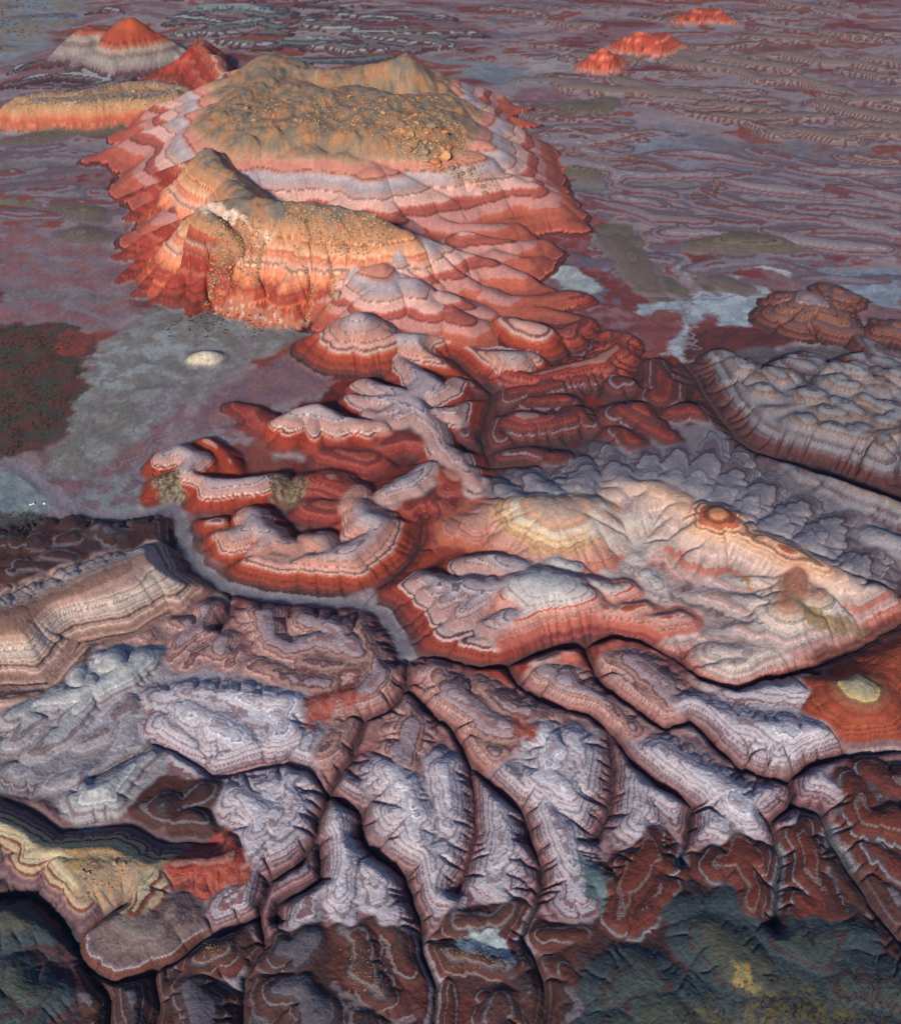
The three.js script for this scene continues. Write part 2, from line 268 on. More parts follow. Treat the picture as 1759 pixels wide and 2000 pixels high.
hill('farteal', 'farteal', 12, { s: 0.42, r: 6, sp: 16 }, [[350, 30, 5], [400, 8, 11], [480, 5, 12], [545, 25, 7]], [[430, 45, 8], [500, 35, 9], [540, 50, 5]], [[560, 75, 8], [620, 70, 9], [700, 85, 5]], [[600, 110, 6], [680, 112, 6], [760, 110, 4]]);
scatter('farbad', 'farmauve', 5, [[-100, -80], [1100, -80], [1100, 120], [880, 100], [740, -20], [300, -20], [120, 40], [-100, 120]], 36, [1, 4], [20, 60], 0.1, { s: 0.3, r: 5, sp: 16 });
hill('peak', 'peak', 26, { s: 0.6, r: 4, sp: 15, ratio: 0.72 }, [[90, 128, 2], [128, 88, 9], [167, 50, 17], [205, 62, 15], [252, 31, 27], [300, 62, 15], [338, 86, 5]], [[252, 31, 27], [268, 90, 13], [285, 128, 4]], [[167, 50, 17], [160, 100, 8], [150, 140, 2]]);
hill('farteal', 'fardark', 8, { s: 0.5, r: 4, sp: 10 }, [[190, 20, 5], [215, 12, 7], [235, 25, 4]]);
hill('farteal', 'fardark', 7, { s: 0.45, r: 4, sp: 10 }, [[0, 170, 3], [60, 148, 5], [110, 142, 5], [160, 145, 6], [210, 152, 5]], [[20, 140, 4], [60, 122, 5], [95, 118, 3]], [[150, 130, 4], [180, 140, 6]], [[60, 165, 4], [160, 165, 5], [250, 150, 4]]);
hill('conea', 'redcone', 14, { s: 0.66, r: 3.5, sp: 12, ratio: 0.8 }, [[1174, 90, 14]], [[1174, 90, 14], [1160, 108, 9], [1150, 122, 3]], [[1174, 90, 14], [1196, 104, 8], [1215, 118, 2]], [[1174, 90, 14], [1178, 112, 8], [1180, 128, 2]]);
hill('coneb', 'redcone', 14, { s: 0.55, r: 4, sp: 14, ratio: 0.76 }, [[1205, 84, 5], [1228, 70, 9.5], [1252, 58, 14], [1275, 66, 12], [1300, 62, 10], [1325, 85, 3]], [[1252, 58, 14], [1250, 80, 6], [1255, 95, 2]], [[1300, 62, 10], [1320, 82, 4]]);
hill('conec', 'redcone', 10, { s: 0.4, r: 6, sp: 16 }, [[1345, 26, 6], [1372, 16, 8], [1395, 18, 7.5], [1412, 30, 5]]);
// olive humps on the flats
hill('plain', 'olive', 5, { s: 0.2, r: 9, sp: 9 }, [[1090, 225, 2], [1140, 205, 5], [1190, 195, 3]], [[1090, 335, 2], [1130, 325, 3.5], [1160, 345, 1.5]], [[115, 405, 2], [160, 410, 3], [190, 430, 1]], [[110, 458, 1], [160, 452, 3], [215, 462, 1]], [[20, 275, 2], [90, 262, 3], [170, 250, 2]], [[180, 262, 1.5], [240, 245, 2.6], [320, 240, 2]]);
hill('plain', 'olive', 6, { s: 0.2, r: 7, sp: 8 }, [[1370, 474, 3], [1440, 462, 5], [1520, 470, 4], [1570, 480, 2]], [[1190, 470, 2], [1230, 500, 3], [1270, 560, 2]], [[1400, 545, 2], [1440, 560, 2]]);
hill('farbad', 'far', 6, { s: 0.45, r: 3, sp: 9 }, [[1060, 292, 3], [1085, 285, 4.5], [1098, 296, 3]], [[1160, 262, 3], [1210, 256, 5], [1250, 270, 3]], [[1235, 258, 3], [1290, 255, 3.5], [1330, 262, 2]], [[1228, 322, 3], [1262, 318, 2.5]], [[1395, 350, 3], [1410, 365, 3.5], [1430, 372, 2]], [[1500, 298, 3.5], [1508, 296, 3]], [[1462, 338, 3]], [[1328, 438, 3], [1335, 440, 3]], [[1480, 315, 3]]);
scatter('plain', 'farmauve', 3, [[0, 255], [330, 235], [260, 330], [220, 420], [0, 440]], 20, [0.6, 2.4], [12, 40], -0.25, { s: 0.24, r: 4, sp: 9 });
scatter('plain', 'farmauve', 3, [[1010, 400], [1759, 400], [1759, 560], [1500, 560], [1280, 520], [1080, 540]], 24, [0.4, 1.8], [10, 36], 0.2, { s: 0.22, r: 4, sp: 8 });

// ------------------------------------------------------------------ mesa and the large butte
hill('mesa', 'mesa', 13, { s: 0.85, r: 2.5, sp: 7, ratio: 0.8, side: 0 }, [[8, 203, 10], [40, 186, 12.5], [90, 176, 13], [155, 178, 13], [222, 158, 13], [290, 156, 13], [352, 166, 13]], [[30, 205, 11], [100, 198, 12.5], [180, 195, 12.5], [260, 190, 12.5], [345, 182, 12]], [[60, 192, 13], [150, 188, 13], [250, 176, 13], [340, 174, 13]]);
// red fingers behind the mesa and down the left flank
hill('butte', 'buttered', 30, { s: 0.66, r: 2.2, k: 1.65 },
  [[386, 74, 16], [372, 95, 15], [340, 118, 9], [305, 140, 3]], [[386, 74, 16], [400, 96, 17], [398, 120, 14], [372, 150, 6], [360, 166, 2]], [[400, 96, 17], [430, 118, 20], [440, 140, 19], [400, 170, 11], [350, 212, 3]],
  [[440, 140, 20], [450, 165, 22], [425, 190, 13], [392, 212, 4]], [[450, 165, 24], [440, 200, 24], [400, 232, 12], [362, 252, 3]], [[440, 200, 25], [425, 225, 24], [385, 255, 13], [340, 282, 3]]);
hill('butte', 'buttered', 30, { s: 0.7, r: 1.8, k: 1.65 },
  [[425, 235, 26], [410, 262, 25], [360, 285, 12], [298, 312, 2]], [[400, 290, 26], [352, 316, 19], [300, 340, 10], [238, 362, 2]], [[405, 310, 26], [360, 335, 18], [290, 365, 8], [228, 388, 2]], [[420, 330, 25], [372, 355, 17], [310, 385, 9], [248, 420, 2]], [[445, 350, 24], [395, 372, 16], [330, 408, 8], [276, 437, 2]]);
hill('butte', 'buttered', 27, { s: 0.7, r: 2, k: 1.6 },
  [[405, 404, 25], [350, 425, 16], [285, 460, 8], [228, 496, 2]], [[400, 412, 25], [340, 450, 15], [290, 490, 8], [235, 540, 2]], [[405, 418, 25], [355, 475, 14], [315, 520, 8], [270, 566, 2]], [[415, 424, 25], [375, 490, 14], [345, 540, 8], [305, 580, 2]], [[430, 428, 25], [405, 500, 14], [390, 550, 8], [370, 604, 2]]);
// back crest and plateau
hill('butte', 'buttepink', 38, { s: 0.72, r: 3, sp: 10, ratio: 0.72 },
  [[440, 140, 20], [480, 128, 27], [535, 108, 36], [590, 138, 33], [660, 138, 33], [720, 128, 34], [800, 108, 39], [850, 145, 28], [900, 160, 19], [968, 182, 9]], [[850, 145, 28], [880, 185, 25], [930, 205, 22]]);
hill('butte', 'buttepink', 36, { s: 0.42, r: 9, sp: 11, ratio: 0.7 },
  [[535, 108, 36], [525, 150, 33], [480, 185, 31], [452, 222, 29]], [[560, 160, 31], [625, 182, 33.5], [690, 172, 31], [760, 190, 34], [860, 186, 30]], [[760, 190, 34], [720, 215, 33], [640, 212, 31], [600, 234, 32], [520, 242, 30.5]], [[700, 190, 31], [760, 222, 33], [800, 240, 31.5], [850, 218, 31]], [[625, 182, 33], [560, 208, 31.5], [480, 228, 30]], [[720, 215, 33], [700, 240, 31.5], [770, 255, 30]]);
hill('butte', 'buttepink', 36, { s: 0.68, r: 2.5, k: 1.5 },
  [[480, 262, 30], [500, 300, 20], [480, 335, 10]], [[540, 250, 31], [555, 300, 19], [530, 350, 6]], [[610, 250, 31], [655, 285, 22], [690, 325, 12], [705, 345, 8]], [[690, 255, 31], [700, 310, 19], [640, 372, 3]], [[750, 265, 30], [775, 330, 16], [745, 405, 2]], [[790, 270, 29], [840, 330, 15], [835, 425, 2]], [[820, 275, 28], [880, 350, 12], [905, 420, 2]],
  [[850, 240, 30], [920, 310, 17], [960, 360, 8], [975, 392, 2]], [[870, 235, 29], [955, 320, 14], [1030, 372, 2]], [[880, 220, 29], [965, 290, 14], [1045, 335, 2]], [[890, 210, 28], [970, 262, 13], [1038, 300, 2]], [[900, 200, 26], [975, 238, 12], [1030, 268, 2]], [[905, 190, 22], [985, 215, 9], [1045, 240, 2]], [[890, 178, 22], [960, 200, 9], [1030, 208, 2]]);
hill('butte', 'butte', 28, { s: 0.7, r: 3.5, sp: 0 }, [[400, 292, 27], [430, 322, 26], [450, 346, 24], [480, 378, 26]]);
// front ridge
hill('butte', 'butte', 28, { s: 0.68, r: 4, sp: 15, ratio: 0.8, side: 0 },
  [[403, 402, 25], [470, 388, 27.5], [560, 396, 28], [650, 406, 28], [735, 425, 26], [790, 450, 22]]);
hill('butte', 'butte', 28, { s: 0.66, r: 6, sp: 13, ratio: 0.82 }, [[470, 420, 25], [462, 500, 13], [455, 590, 2]], [[560, 425, 26], [540, 510, 13], [535, 610, 2]], [[650, 432, 26], [640, 520, 12], [600, 610, 2]], [[720, 440, 25], [720, 520, 13], [690, 570, 5]]);
hill('butte', 'buttepink', 34, { s: 0.6, r: 4, sp: 11, ratio: 0.76 }, [[780, 448, 22], [870, 478, 16], [945, 505, 11], [1010, 535, 7], [1065, 560, 3]], [[770, 460, 21], [770, 530, 14], [751, 552, 12]], [[840, 475, 18], [890, 530, 11], [950, 575, 6], [1000, 600, 4]], [[820, 420, 9], [890, 436, 9], [960, 440, 8], [1010, 440, 6]], [[900, 455, 12], [990, 468, 10], [1060, 470, 6], [1085, 490, 3]], [[960, 490, 9], [1030, 505, 6], [1075, 500, 3]], [[1000, 430, 6], [1055, 425, 5], [1085, 440, 2]]);
hill('salmon', 'buttepink', 26, { s: 0.5, r: 5, sp: 10, ratio: 0.74 }, [[730, 510, 17], [751, 552, 14], [740, 590, 9]], [[790, 545, 14], [830, 585, 11], [870, 600, 9], [905, 620, 8], [955, 650, 3]], [[860, 570, 11], [930, 600, 7], [975, 640, 3]], [[930, 560, 7], [990, 585, 6], [1060, 578, 4.5], [1120, 572, 3]], [[980, 600, 5], [1060, 600, 4], [1130, 625, 3]]);
hill('salmon', 'pink', 14, { s: 0.62, r: 4, sp: 0 }, [[618, 655, 5.5], [655, 640, 9], [700, 612, 13.5], [740, 645, 9.5], [760, 668, 5]], [[700, 612, 13.5], [690, 650, 9]], [[990, 622, 6.5], [1020, 628, 8], [1048, 636, 8]]);
hill('knob', 'chalk', 3, { s: 0.6, r: 3 }, [[392, 688, 2.7], [404, 686, 2.8]]);
hill('tongue', 'pink', 9, { s: 0.66, r: 3.5, sp: 9, ratio: 0.74 }, [[775, 655, 9], [850, 662, 9], [910, 684, 7.5], [955, 690, 6.5], [1000, 691, 8.5], [1022, 690, 6.5]]);
hill('redridge', 'red', 5.5, { s: 0.5, r: 2.5, sp: 7 }, [[930, 715, 4], [1040, 732, 5], [1100, 715, 5], [1170, 700, 5.5], [1205, 678, 5], [1215, 652, 4], [1195, 648, 3]], [[1050, 640, 3], [1110, 650, 4], [1140, 625, 3]], [[1060, 575, 3], [1100, 570, 4], [1130, 572, 3.5]]);
// ------------------------------------------------------------------ middle ground
hill('star', 'star', 7.5, { s: 0.72, r: 2.2, sp: 4, ratio: 0.76 },
  [[765, 692, 4.5], [800, 715, 6], [836, 739, 8], [800, 772, 7.5], [845, 820, 6.3], [862, 868, 6], [890, 892, 6.5], [915, 888, 6.5]], [[800, 770, 7.5], [745, 752, 6.5], [708, 742, 5]], [[790, 775, 7.5], [730, 775, 6.5], [690, 772, 5]], [[790, 782, 7], [745, 810, 6], [722, 802, 5]], [[800, 785, 7], [775, 815, 6], [758, 824, 4.6]], [[825, 795, 6.8], [828, 820, 6], [818, 830, 4.8]], [[838, 760, 7], [875, 752, 6], [888, 742, 5]], [[860, 800, 6.2], [905, 792, 7], [928, 784, 5]], [[905, 905, 6], [925, 945, 5], [945, 935, 4.5]]);
hill('saw', 'saw', 8.5, { s: 0.85, r: 2.2, sp: 5.5, ratio: 0.8, side: 0 }, [[555, 812, 7], [585, 795, 8.6], [615, 790, 8.8], [655, 812, 8], [700, 822, 7], [745, 828, 6]]);
hill('saw', 'saw', 8.5, { s: 0.85, r: 1.5 }, [[612, 815, 7.5], [618, 846, 5.4]], [[655, 820, 7.5], [666, 848, 5.2]], [[700, 826, 6.6], [716, 847, 5]], [[575, 820, 7.2], [560, 842, 5]]);
hill('saw', 'red', 7, { s: 0.6, r: 2.5, sp: 5 }, [[740, 870, 3.5], [780, 850, 4], [830, 862, 3.5]], [[450, 790, 2], [490, 800, 3], [520, 815, 4]]);
hill('darkstar', 'darkred', 6, { s: 0.55, r: 2, sp: 5, ratio: 0.7 }, [[985, 820, 4.5], [1025, 808, 6.4], [1075, 812, 5.4], [1130, 800, 4.5], [1150, 820, 3.6]], [[990, 765, 4], [1060, 748, 4.8], [1110, 735, 4.4], [1160, 730, 4.2]], [[1030, 780, 4], [1100, 775, 4.6]], [[930, 745, 3.6], [965, 745, 4]], [[920, 832, 4], [965, 840, 4.6]], [[985, 890, 3.2], [1040, 880, 4.5], [1090, 890, 3.8]]);
hill('darklobe', 'darkred', 8, { s: 0.55, r: 2, sp: 5, ratio: 0.7 }, [[1200, 750, 4], [1205, 735, 4.6], [1225, 745, 4]], [[1285, 705, 4.4], [1300, 740, 5.6], [1290, 770, 6]], [[1215, 795, 5.6], [1250, 790, 7.2], [1275, 815, 6.6], [1310, 850, 5.5]], [[1310, 800, 5.5], [1345, 790, 5.8], [1390, 810, 5]], [[1215, 835, 5.2], [1240, 855, 5.8]]);
hill('brown', 'brown', 9, { s: 0.48, r: 3, sp: 6, ratio: 0.72 }, [[1528, 600, 6.2], [1582, 574, 9.4], [1612, 600, 8], [1650, 632, 5.6], [1678, 655, 3]], [[1582, 590, 8.4], [1560, 622, 5.4], [1570, 640, 3.5]], [[1625, 560, 4], [1642, 568, 5.4], [1650, 580, 4]], [[1720, 640, 4], [1759, 632, 6]]);
hill('ripple', 'bluegrey', 14, { s: 0.7, r: 2, sp: 5, ratio: 0.74, sub: 0 }, [[1352, 705, 5], [1400, 722, 8], [1442, 750, 10], [1478, 800, 11.5], [1540, 860, 12], [1610, 890, 13], [1690, 930, 14], [1790, 960, 14]]);
hill('ripple', 'bluegrey', 15, { s: 0.62, r: 2, sp: 6, ratio: 0.72 }, [[1478, 800, 11.5], [1560, 792, 10], [1640, 770, 9]], [[1600, 890, 13], [1700, 850, 12], [1790, 830, 12]], [[1440, 715, 6.5], [1520, 712, 7], [1600, 695, 6]], [[1680, 655, 5], [1720, 680, 8], [1790, 700, 9]]);
scatter('ripple', 'bluegrey', 15, [[1400, 700], [1520, 690], [1790, 700], [1790, 900], [1640, 870], [1520, 790]], 100, [6, 15], [4, 11], 0.9, { s: 0.85, r: 2.2, spread: 0.5 });
// the orange hill right of centre
hill('big', 'bighill', 23, { s: 0.62, r: 4, sp: 9, ratio: 0.78 }, [[1205, 942, 12], [1285, 950, 15.5], [1345, 985, 15.5], [1405, 1000, 21], [1462, 1042, 17], [1540, 1072, 18.5], [1615, 1108, 16.5], [1690, 1150, 12], [1725, 1195, 6]]);
hill('big', 'greyscale', 16, { s: 0.42, r: 4.5, sp: 8, ratio: 0.74, sub: 0, side: 0 }, [[1215, 930, 11], [1195, 900, 7.5], [1190, 872, 5]], [[1275, 930, 12], [1270, 890, 8], [1265, 845, 5]], [[1310, 935, 13], [1325, 890, 8.5], [1318, 838, 5]], [[1350, 950, 14], [1390, 890, 8], [1388, 828, 5]], [[1400, 975, 14], [1440, 925, 8.5], [1450, 878, 4.4]], [[1440, 1000, 14], [1500, 950, 8], [1530, 915, 4]], [[1500, 1035, 14], [1570, 985, 8], [1610, 950, 4]], [[1570, 1065, 14], [1640, 1020, 8], [1700, 985, 4]], [[1640, 1105, 12], [1700, 1080, 7], [1759, 1050, 4]]);
hill('big', 'greyscale', 10, { s: 0.5, r: 3, sp: 6 }, [[1690, 1048, 6], [1715, 1042, 9], [1759, 1060, 8]], [[1600, 1010, 4], [1660, 1000, 5]]);
hill('big', 'bighill', 24, { s: 0.56, r: 4, sp: 8, ratio: 0.78 }, [[1400, 1003, 20], [1385, 1060, 14], [1370, 1110, 8]], [[1290, 955, 16], [1240, 1000, 12], [1200, 1060, 7]], [[1200, 960, 13], [1170, 1010, 10], [1150, 1050, 7]], [[1330, 990, 16], [1300, 1050, 10], [1260, 1090, 6]]);
hill('fan', 'fan', 15, { s: 0.56, r: 2.5, sp: 5, ratio: 0.74 }, [[1560, 1110, 16], [1545, 1175, 15], [1510, 1215, 10], [1470, 1260, 5]], [[1545, 1175, 15], [1480, 1175, 10], [1420, 1165, 7.5], [1350, 1160, 6], [1290, 1150, 5]], [[1540, 1120, 15], [1450, 1130, 9], [1360, 1125, 6.5]], [[1545, 1185, 14], [1560, 1240, 9], [1570, 1290, 4]], [[1600, 1160, 14], [1620, 1210, 9], [1640, 1250, 5]], [[1480, 1220, 9], [1420, 1225, 6], [1380, 1230, 5]]);
hill('fan', 'fan', 10, { s: 0.5, r: 3, sp: 6, ratio: 0.74 }, [[1580, 1290, 8], [1500, 1290, 8], [1440, 1300, 7.5], [1395, 1320, 5.5]], [[1460, 1270, 7], [1400, 1268, 6]], [[1430, 1230, 6], [1350, 1235, 5], [1280, 1240, 4.5]]);
scatter('big', 'whitedome', 8, [[1140, 1040], [1280, 1060], [1340, 1130], [1240, 1170], [1130, 1180]], 30, [4, 7.5], [3, 10], 0.6, { s: 0.6, r: 1.6, sp: 3.5 });
hill('dome', 'dome', 15, { s: 0.6, r: 7, sp: 9, ratio: 0.8 }, [[1060, 985, 14.5], [1095, 990, 15.5], [1130, 985, 14]], [[1050, 985, 13], [985, 990, 9], [930, 1020, 7], [885, 1032, 5.5]], [[1080, 1000, 14], [1050, 1060, 9], [1010, 1085, 6.5]]);
hill('dome', 'greyscale', 12, { s: 0.55, r: 3, sp: 6, ratio: 0.7 }, [[1080, 960, 11], [1040, 930, 7], [1030, 910, 4.5]], [[1130, 950, 11], [1150, 925, 7.5], [1140, 900, 5]], [[1010, 965, 9], [975, 945, 6], [950, 955, 4]]);
hill('whitedome', 'whitedome', 10.5, { s: 0.6, r: 4, sp: 6, ratio: 0.76 }, [[1020, 1135, 9.4], [1055, 1130, 10.8], [1100, 1140, 10]], [[1055, 1150, 10], [1040, 1200, 7.5], [1000, 1250, 5.5]], [[1100, 1150, 9.6], [1130, 1200, 7], [1140, 1235, 5.5]]);
hill('whitedome', 'star', 7.5, { s: 0.7, r: 2.4, sp: 4.5, ratio: 0.76 }, [[1020, 1100, 7.4], [960, 1090, 6.6], [912, 1096, 5.6]], [[1010, 1132, 8], [950, 1140, 7], [880, 1140, 6.6], [825, 1122, 6.3], [800, 1130, 5.4]], [[860, 1145, 6.8], [825, 1160, 6], [790, 1152, 4.6]], [[890, 1150, 6.8], [850, 1185, 6], [820, 1188, 4.8]], [[940, 1160, 6.6], [900, 1195, 5.8], [868, 1228, 4.4]], [[1000, 1200, 7], [950, 1220, 5.6], [925, 1245, 4.2]], [[1060, 1245, 6.6], [980, 1265, 5.8], [920, 1252, 4.4]]);
hill('whitedome', 'whitedome', 8, { s: 0.7, r: 2, sp: 5 }, [[1080, 1090, 7.5], [1115, 1100, 7.2]], [[1150, 1130, 6.5], [1190, 1150, 6], [1220, 1140, 5.5]], [[1140, 1190, 6], [1200, 1195, 5.5], [1260, 1180, 5]], [[1060, 1250, 6], [1140, 1240, 5.4], [1200, 1220, 5]], [[1170, 1215, 5], [1250, 1215, 5], [1330, 1205, 5]]);
hill('worm', 'saw', 6, { s: 0.72, r: 2, sp: 4.5, ratio: 0.76 }, [[318, 888, 5.4], [345, 872, 6], [378, 886, 6], [362, 915, 5.4], [385, 938, 6], [440, 940, 6], [492, 936, 5.8], [535, 932, 5]], [[360, 920, 5.4], [320, 935, 4.6], [300, 960, 3]], [[400, 860, 3], [440, 880, 3], [450, 910, 3]]);
hill('lens', 'star', 6.2, { s: 0.72, r: 2.4, sp: 4, ratio: 0.78 }, [[760, 958, 5.6], [795, 938, 6.2], [838, 908, 5.4]]);
hill('lens', 'red', 5, { s: 0.5, r: 3, sp: 6 }, [[850, 915, 4.4], [890, 925, 5], [880, 950, 4]], [[600, 935, 3.6], [650, 930, 4.6], [690, 960, 4]], [[610, 985, 3], [650, 985, 3.4]], [[800, 985, 3], [860, 985, 3.6], [830, 1050, 3.4]], [[640, 880, 3], [720, 890, 3.4]]);
hill('lobes', 'pink', 7.5, { s: 0.66, r: 2.6, sp: 5, ratio: 0.76 }, [[690, 955, 4.6], [688, 975, 5], [720, 1002, 7.6], [750, 1018, 7.4], [735, 1045, 6.6], [690, 1070, 6.8], [620, 1092, 6.6], [545, 1112, 6.4], [495, 1098, 6.4]], [[755, 1030, 6.8], [785, 1062, 6.2], [770, 1080, 5.2]], [[600, 1050, 5], [625, 1050, 6], [640, 1072, 5.6]]);
hill('lobes', 'pink', 6.5, { s: 0.66, r: 2.4, sp: 4.5, ratio: 0.76 }, [[492, 998, 5.4], [490, 1020, 6.2], [455, 1038, 5.6], [435, 1046, 4.6]], [[495, 1018, 6.2], [520, 1040, 5.8], [505, 1062, 5]], [[545, 1055, 4.8], [575, 1062, 4.6]], [[400, 1020, 3], [425, 1015, 3.2]]);
// ------------------------------------------------------------------ left and lower left
hill('left', 'lefthill', 14, { s: 0.46, r: 6 }, [[-80, 1240, 11], [-20, 1225, 13.6], [24, 1214, 14.6], [70, 1192, 13.2]]);
hill('left', 'lefthill', 14, { s: 0.56, r: 5, sp: 5, ratio: 0.82 }, [[70, 1192, 13.2], [120, 1162, 13.2], [170, 1138, 13.6], [232, 1112, 13.6], [290, 1092, 12]], [[232, 1112, 13], [265, 1125, 11]]);
scatter('left', 'greyscale', 14, [[110, 1140], [280, 1075], [270, 1100], [140, 1165]], 40, [9.5, 12], [2, 5], -0.5, { s: 0.8, r: 1, sp: 2.5 });
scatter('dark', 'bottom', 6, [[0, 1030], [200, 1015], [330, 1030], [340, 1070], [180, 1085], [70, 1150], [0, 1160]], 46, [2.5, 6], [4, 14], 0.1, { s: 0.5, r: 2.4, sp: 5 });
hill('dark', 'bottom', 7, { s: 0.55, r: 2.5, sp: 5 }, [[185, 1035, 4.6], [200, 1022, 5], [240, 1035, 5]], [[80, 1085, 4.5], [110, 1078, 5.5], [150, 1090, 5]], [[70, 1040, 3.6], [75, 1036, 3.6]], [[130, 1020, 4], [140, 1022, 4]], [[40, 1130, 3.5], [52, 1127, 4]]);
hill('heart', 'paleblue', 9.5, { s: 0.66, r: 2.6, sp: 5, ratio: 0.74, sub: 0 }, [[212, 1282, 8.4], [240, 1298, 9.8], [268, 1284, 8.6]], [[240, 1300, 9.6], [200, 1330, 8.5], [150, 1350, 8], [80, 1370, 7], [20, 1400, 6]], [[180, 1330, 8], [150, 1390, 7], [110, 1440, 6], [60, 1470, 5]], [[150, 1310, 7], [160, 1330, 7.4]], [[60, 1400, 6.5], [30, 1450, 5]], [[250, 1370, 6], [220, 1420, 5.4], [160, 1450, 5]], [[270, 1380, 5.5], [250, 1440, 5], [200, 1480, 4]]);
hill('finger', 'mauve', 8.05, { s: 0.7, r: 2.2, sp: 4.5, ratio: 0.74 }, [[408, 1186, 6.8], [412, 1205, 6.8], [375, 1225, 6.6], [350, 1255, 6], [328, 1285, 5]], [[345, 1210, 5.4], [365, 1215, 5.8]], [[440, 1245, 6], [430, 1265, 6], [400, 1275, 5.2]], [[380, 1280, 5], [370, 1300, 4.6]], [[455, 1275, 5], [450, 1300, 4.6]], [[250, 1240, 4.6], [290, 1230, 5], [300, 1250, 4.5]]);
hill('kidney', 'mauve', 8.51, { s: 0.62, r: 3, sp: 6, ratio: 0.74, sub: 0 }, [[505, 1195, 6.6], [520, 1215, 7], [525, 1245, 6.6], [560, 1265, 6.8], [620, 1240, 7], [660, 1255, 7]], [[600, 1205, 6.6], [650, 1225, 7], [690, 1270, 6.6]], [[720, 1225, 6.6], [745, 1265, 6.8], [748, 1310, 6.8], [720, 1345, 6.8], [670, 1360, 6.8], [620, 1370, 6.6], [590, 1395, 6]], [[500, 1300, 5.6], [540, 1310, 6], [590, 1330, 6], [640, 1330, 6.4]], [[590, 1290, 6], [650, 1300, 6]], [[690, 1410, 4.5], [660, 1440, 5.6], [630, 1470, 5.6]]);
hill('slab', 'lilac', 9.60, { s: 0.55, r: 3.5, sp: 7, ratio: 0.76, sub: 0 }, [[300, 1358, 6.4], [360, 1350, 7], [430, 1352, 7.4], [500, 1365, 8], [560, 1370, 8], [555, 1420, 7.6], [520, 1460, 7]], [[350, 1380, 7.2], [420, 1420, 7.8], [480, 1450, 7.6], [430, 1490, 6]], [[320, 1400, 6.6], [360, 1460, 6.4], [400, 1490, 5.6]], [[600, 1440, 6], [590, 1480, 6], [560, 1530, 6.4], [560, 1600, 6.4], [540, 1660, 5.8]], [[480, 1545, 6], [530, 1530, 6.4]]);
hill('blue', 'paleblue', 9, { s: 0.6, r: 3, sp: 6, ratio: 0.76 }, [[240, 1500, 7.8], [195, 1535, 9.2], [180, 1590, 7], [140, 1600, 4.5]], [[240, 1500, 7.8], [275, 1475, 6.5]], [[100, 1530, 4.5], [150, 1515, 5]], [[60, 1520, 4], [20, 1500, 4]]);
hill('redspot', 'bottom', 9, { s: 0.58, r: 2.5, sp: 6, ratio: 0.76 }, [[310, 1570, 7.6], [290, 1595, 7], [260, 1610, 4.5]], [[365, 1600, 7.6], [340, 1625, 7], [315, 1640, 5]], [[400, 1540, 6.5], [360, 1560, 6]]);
hill('redspot', 'red', 8, { s: 0.55, r: 3, sp: 6, ratio: 0.76 }, [[340, 1680, 7.4], [400, 1670, 7.8], [450, 1665, 8], [490, 1650, 6]], [[420, 1690, 7], [410, 1730, 4.4]]);
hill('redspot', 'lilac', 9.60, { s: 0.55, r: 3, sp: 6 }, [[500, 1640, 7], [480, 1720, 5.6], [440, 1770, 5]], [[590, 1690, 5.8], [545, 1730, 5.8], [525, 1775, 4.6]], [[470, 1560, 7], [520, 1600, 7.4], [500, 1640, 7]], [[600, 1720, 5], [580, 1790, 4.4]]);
hill('cream', 'cream', 10, { s: 0.6, r: 3, sp: 6, ratio: 0.76 }, [[-30, 1605, 8.2], [45, 1612, 8.4], [70, 1640, 8.2], [100, 1650, 9], [160, 1655, 9.4], [240, 1640, 10.4], [300, 1655, 9.2]], [[110, 1690, 8.6], [180, 1690, 9.6], [250, 1690, 9.6]], [[70, 1650, 8], [120, 1700, 7.2], [150, 1745, 5.6]], [[275, 1680, 9.4], [270, 1730, 8], [262, 1772, 6.6]], [[300, 1660, 9.2], [335, 1680, 7]], [[30, 1660, 6], [60, 1720, 3]], [[120, 1740, 5.4], [130, 1790, 3]]);
hill('fanm', 'fanmound', 6.6, { s: 0.56, r: 3.6, sp: 7, ratio: 0.8 }, [[235, 1800, 6.4], [262, 1795, 6.8], [300, 1805, 6.2]], [[262, 1800, 6.6], [250, 1860, 4]], [[340, 1780, 6], [370, 1820, 4.6]]);
hill('bottoml', 'teal', 7, { s: 0.5, r: 3, sp: 7, ratio: 0.76 }, [[-20, 1790, 7], [30, 1785, 7.2], [55, 1800, 5.5], [110, 1815, 4.6]], [[-20, 1880, 4], [20, 1900, 6], [55, 1950, 6.5], [100, 1955, 5]], [[-20, 1960, 6], [60, 1990, 5.6]]);
hill('bottoma', 'knob', 6, { s: 0.62, r: 2.2, sp: 4.6, ratio: 0.76 }, [[375, 1890, 4.5], [400, 1858, 6], [430, 1850, 5.8]]);
hill('bottomb', 'bottom', 6, { s: 0.6, r: 2.2, sp: 4.6, ratio: 0.74 }, [[270, 1945, 5.4], [280, 1990, 5.8]], [[370, 1925, 5.2], [390, 1965, 6], [400, 2040, 5.8]], [[545, 1935, 5.4], [590, 1930, 6], [620, 1985, 6.2]], [[560, 1850, 5.4], [600, 1840, 5.8], [580, 1880, 5]], [[200, 2010, 4.4]], [[130, 1930, 3.5], [170, 1960, 3.5]], [[470, 1830, 3.4], [480, 1850, 3.4]], [[710, 1990, 5], [700, 2040, 5]]);
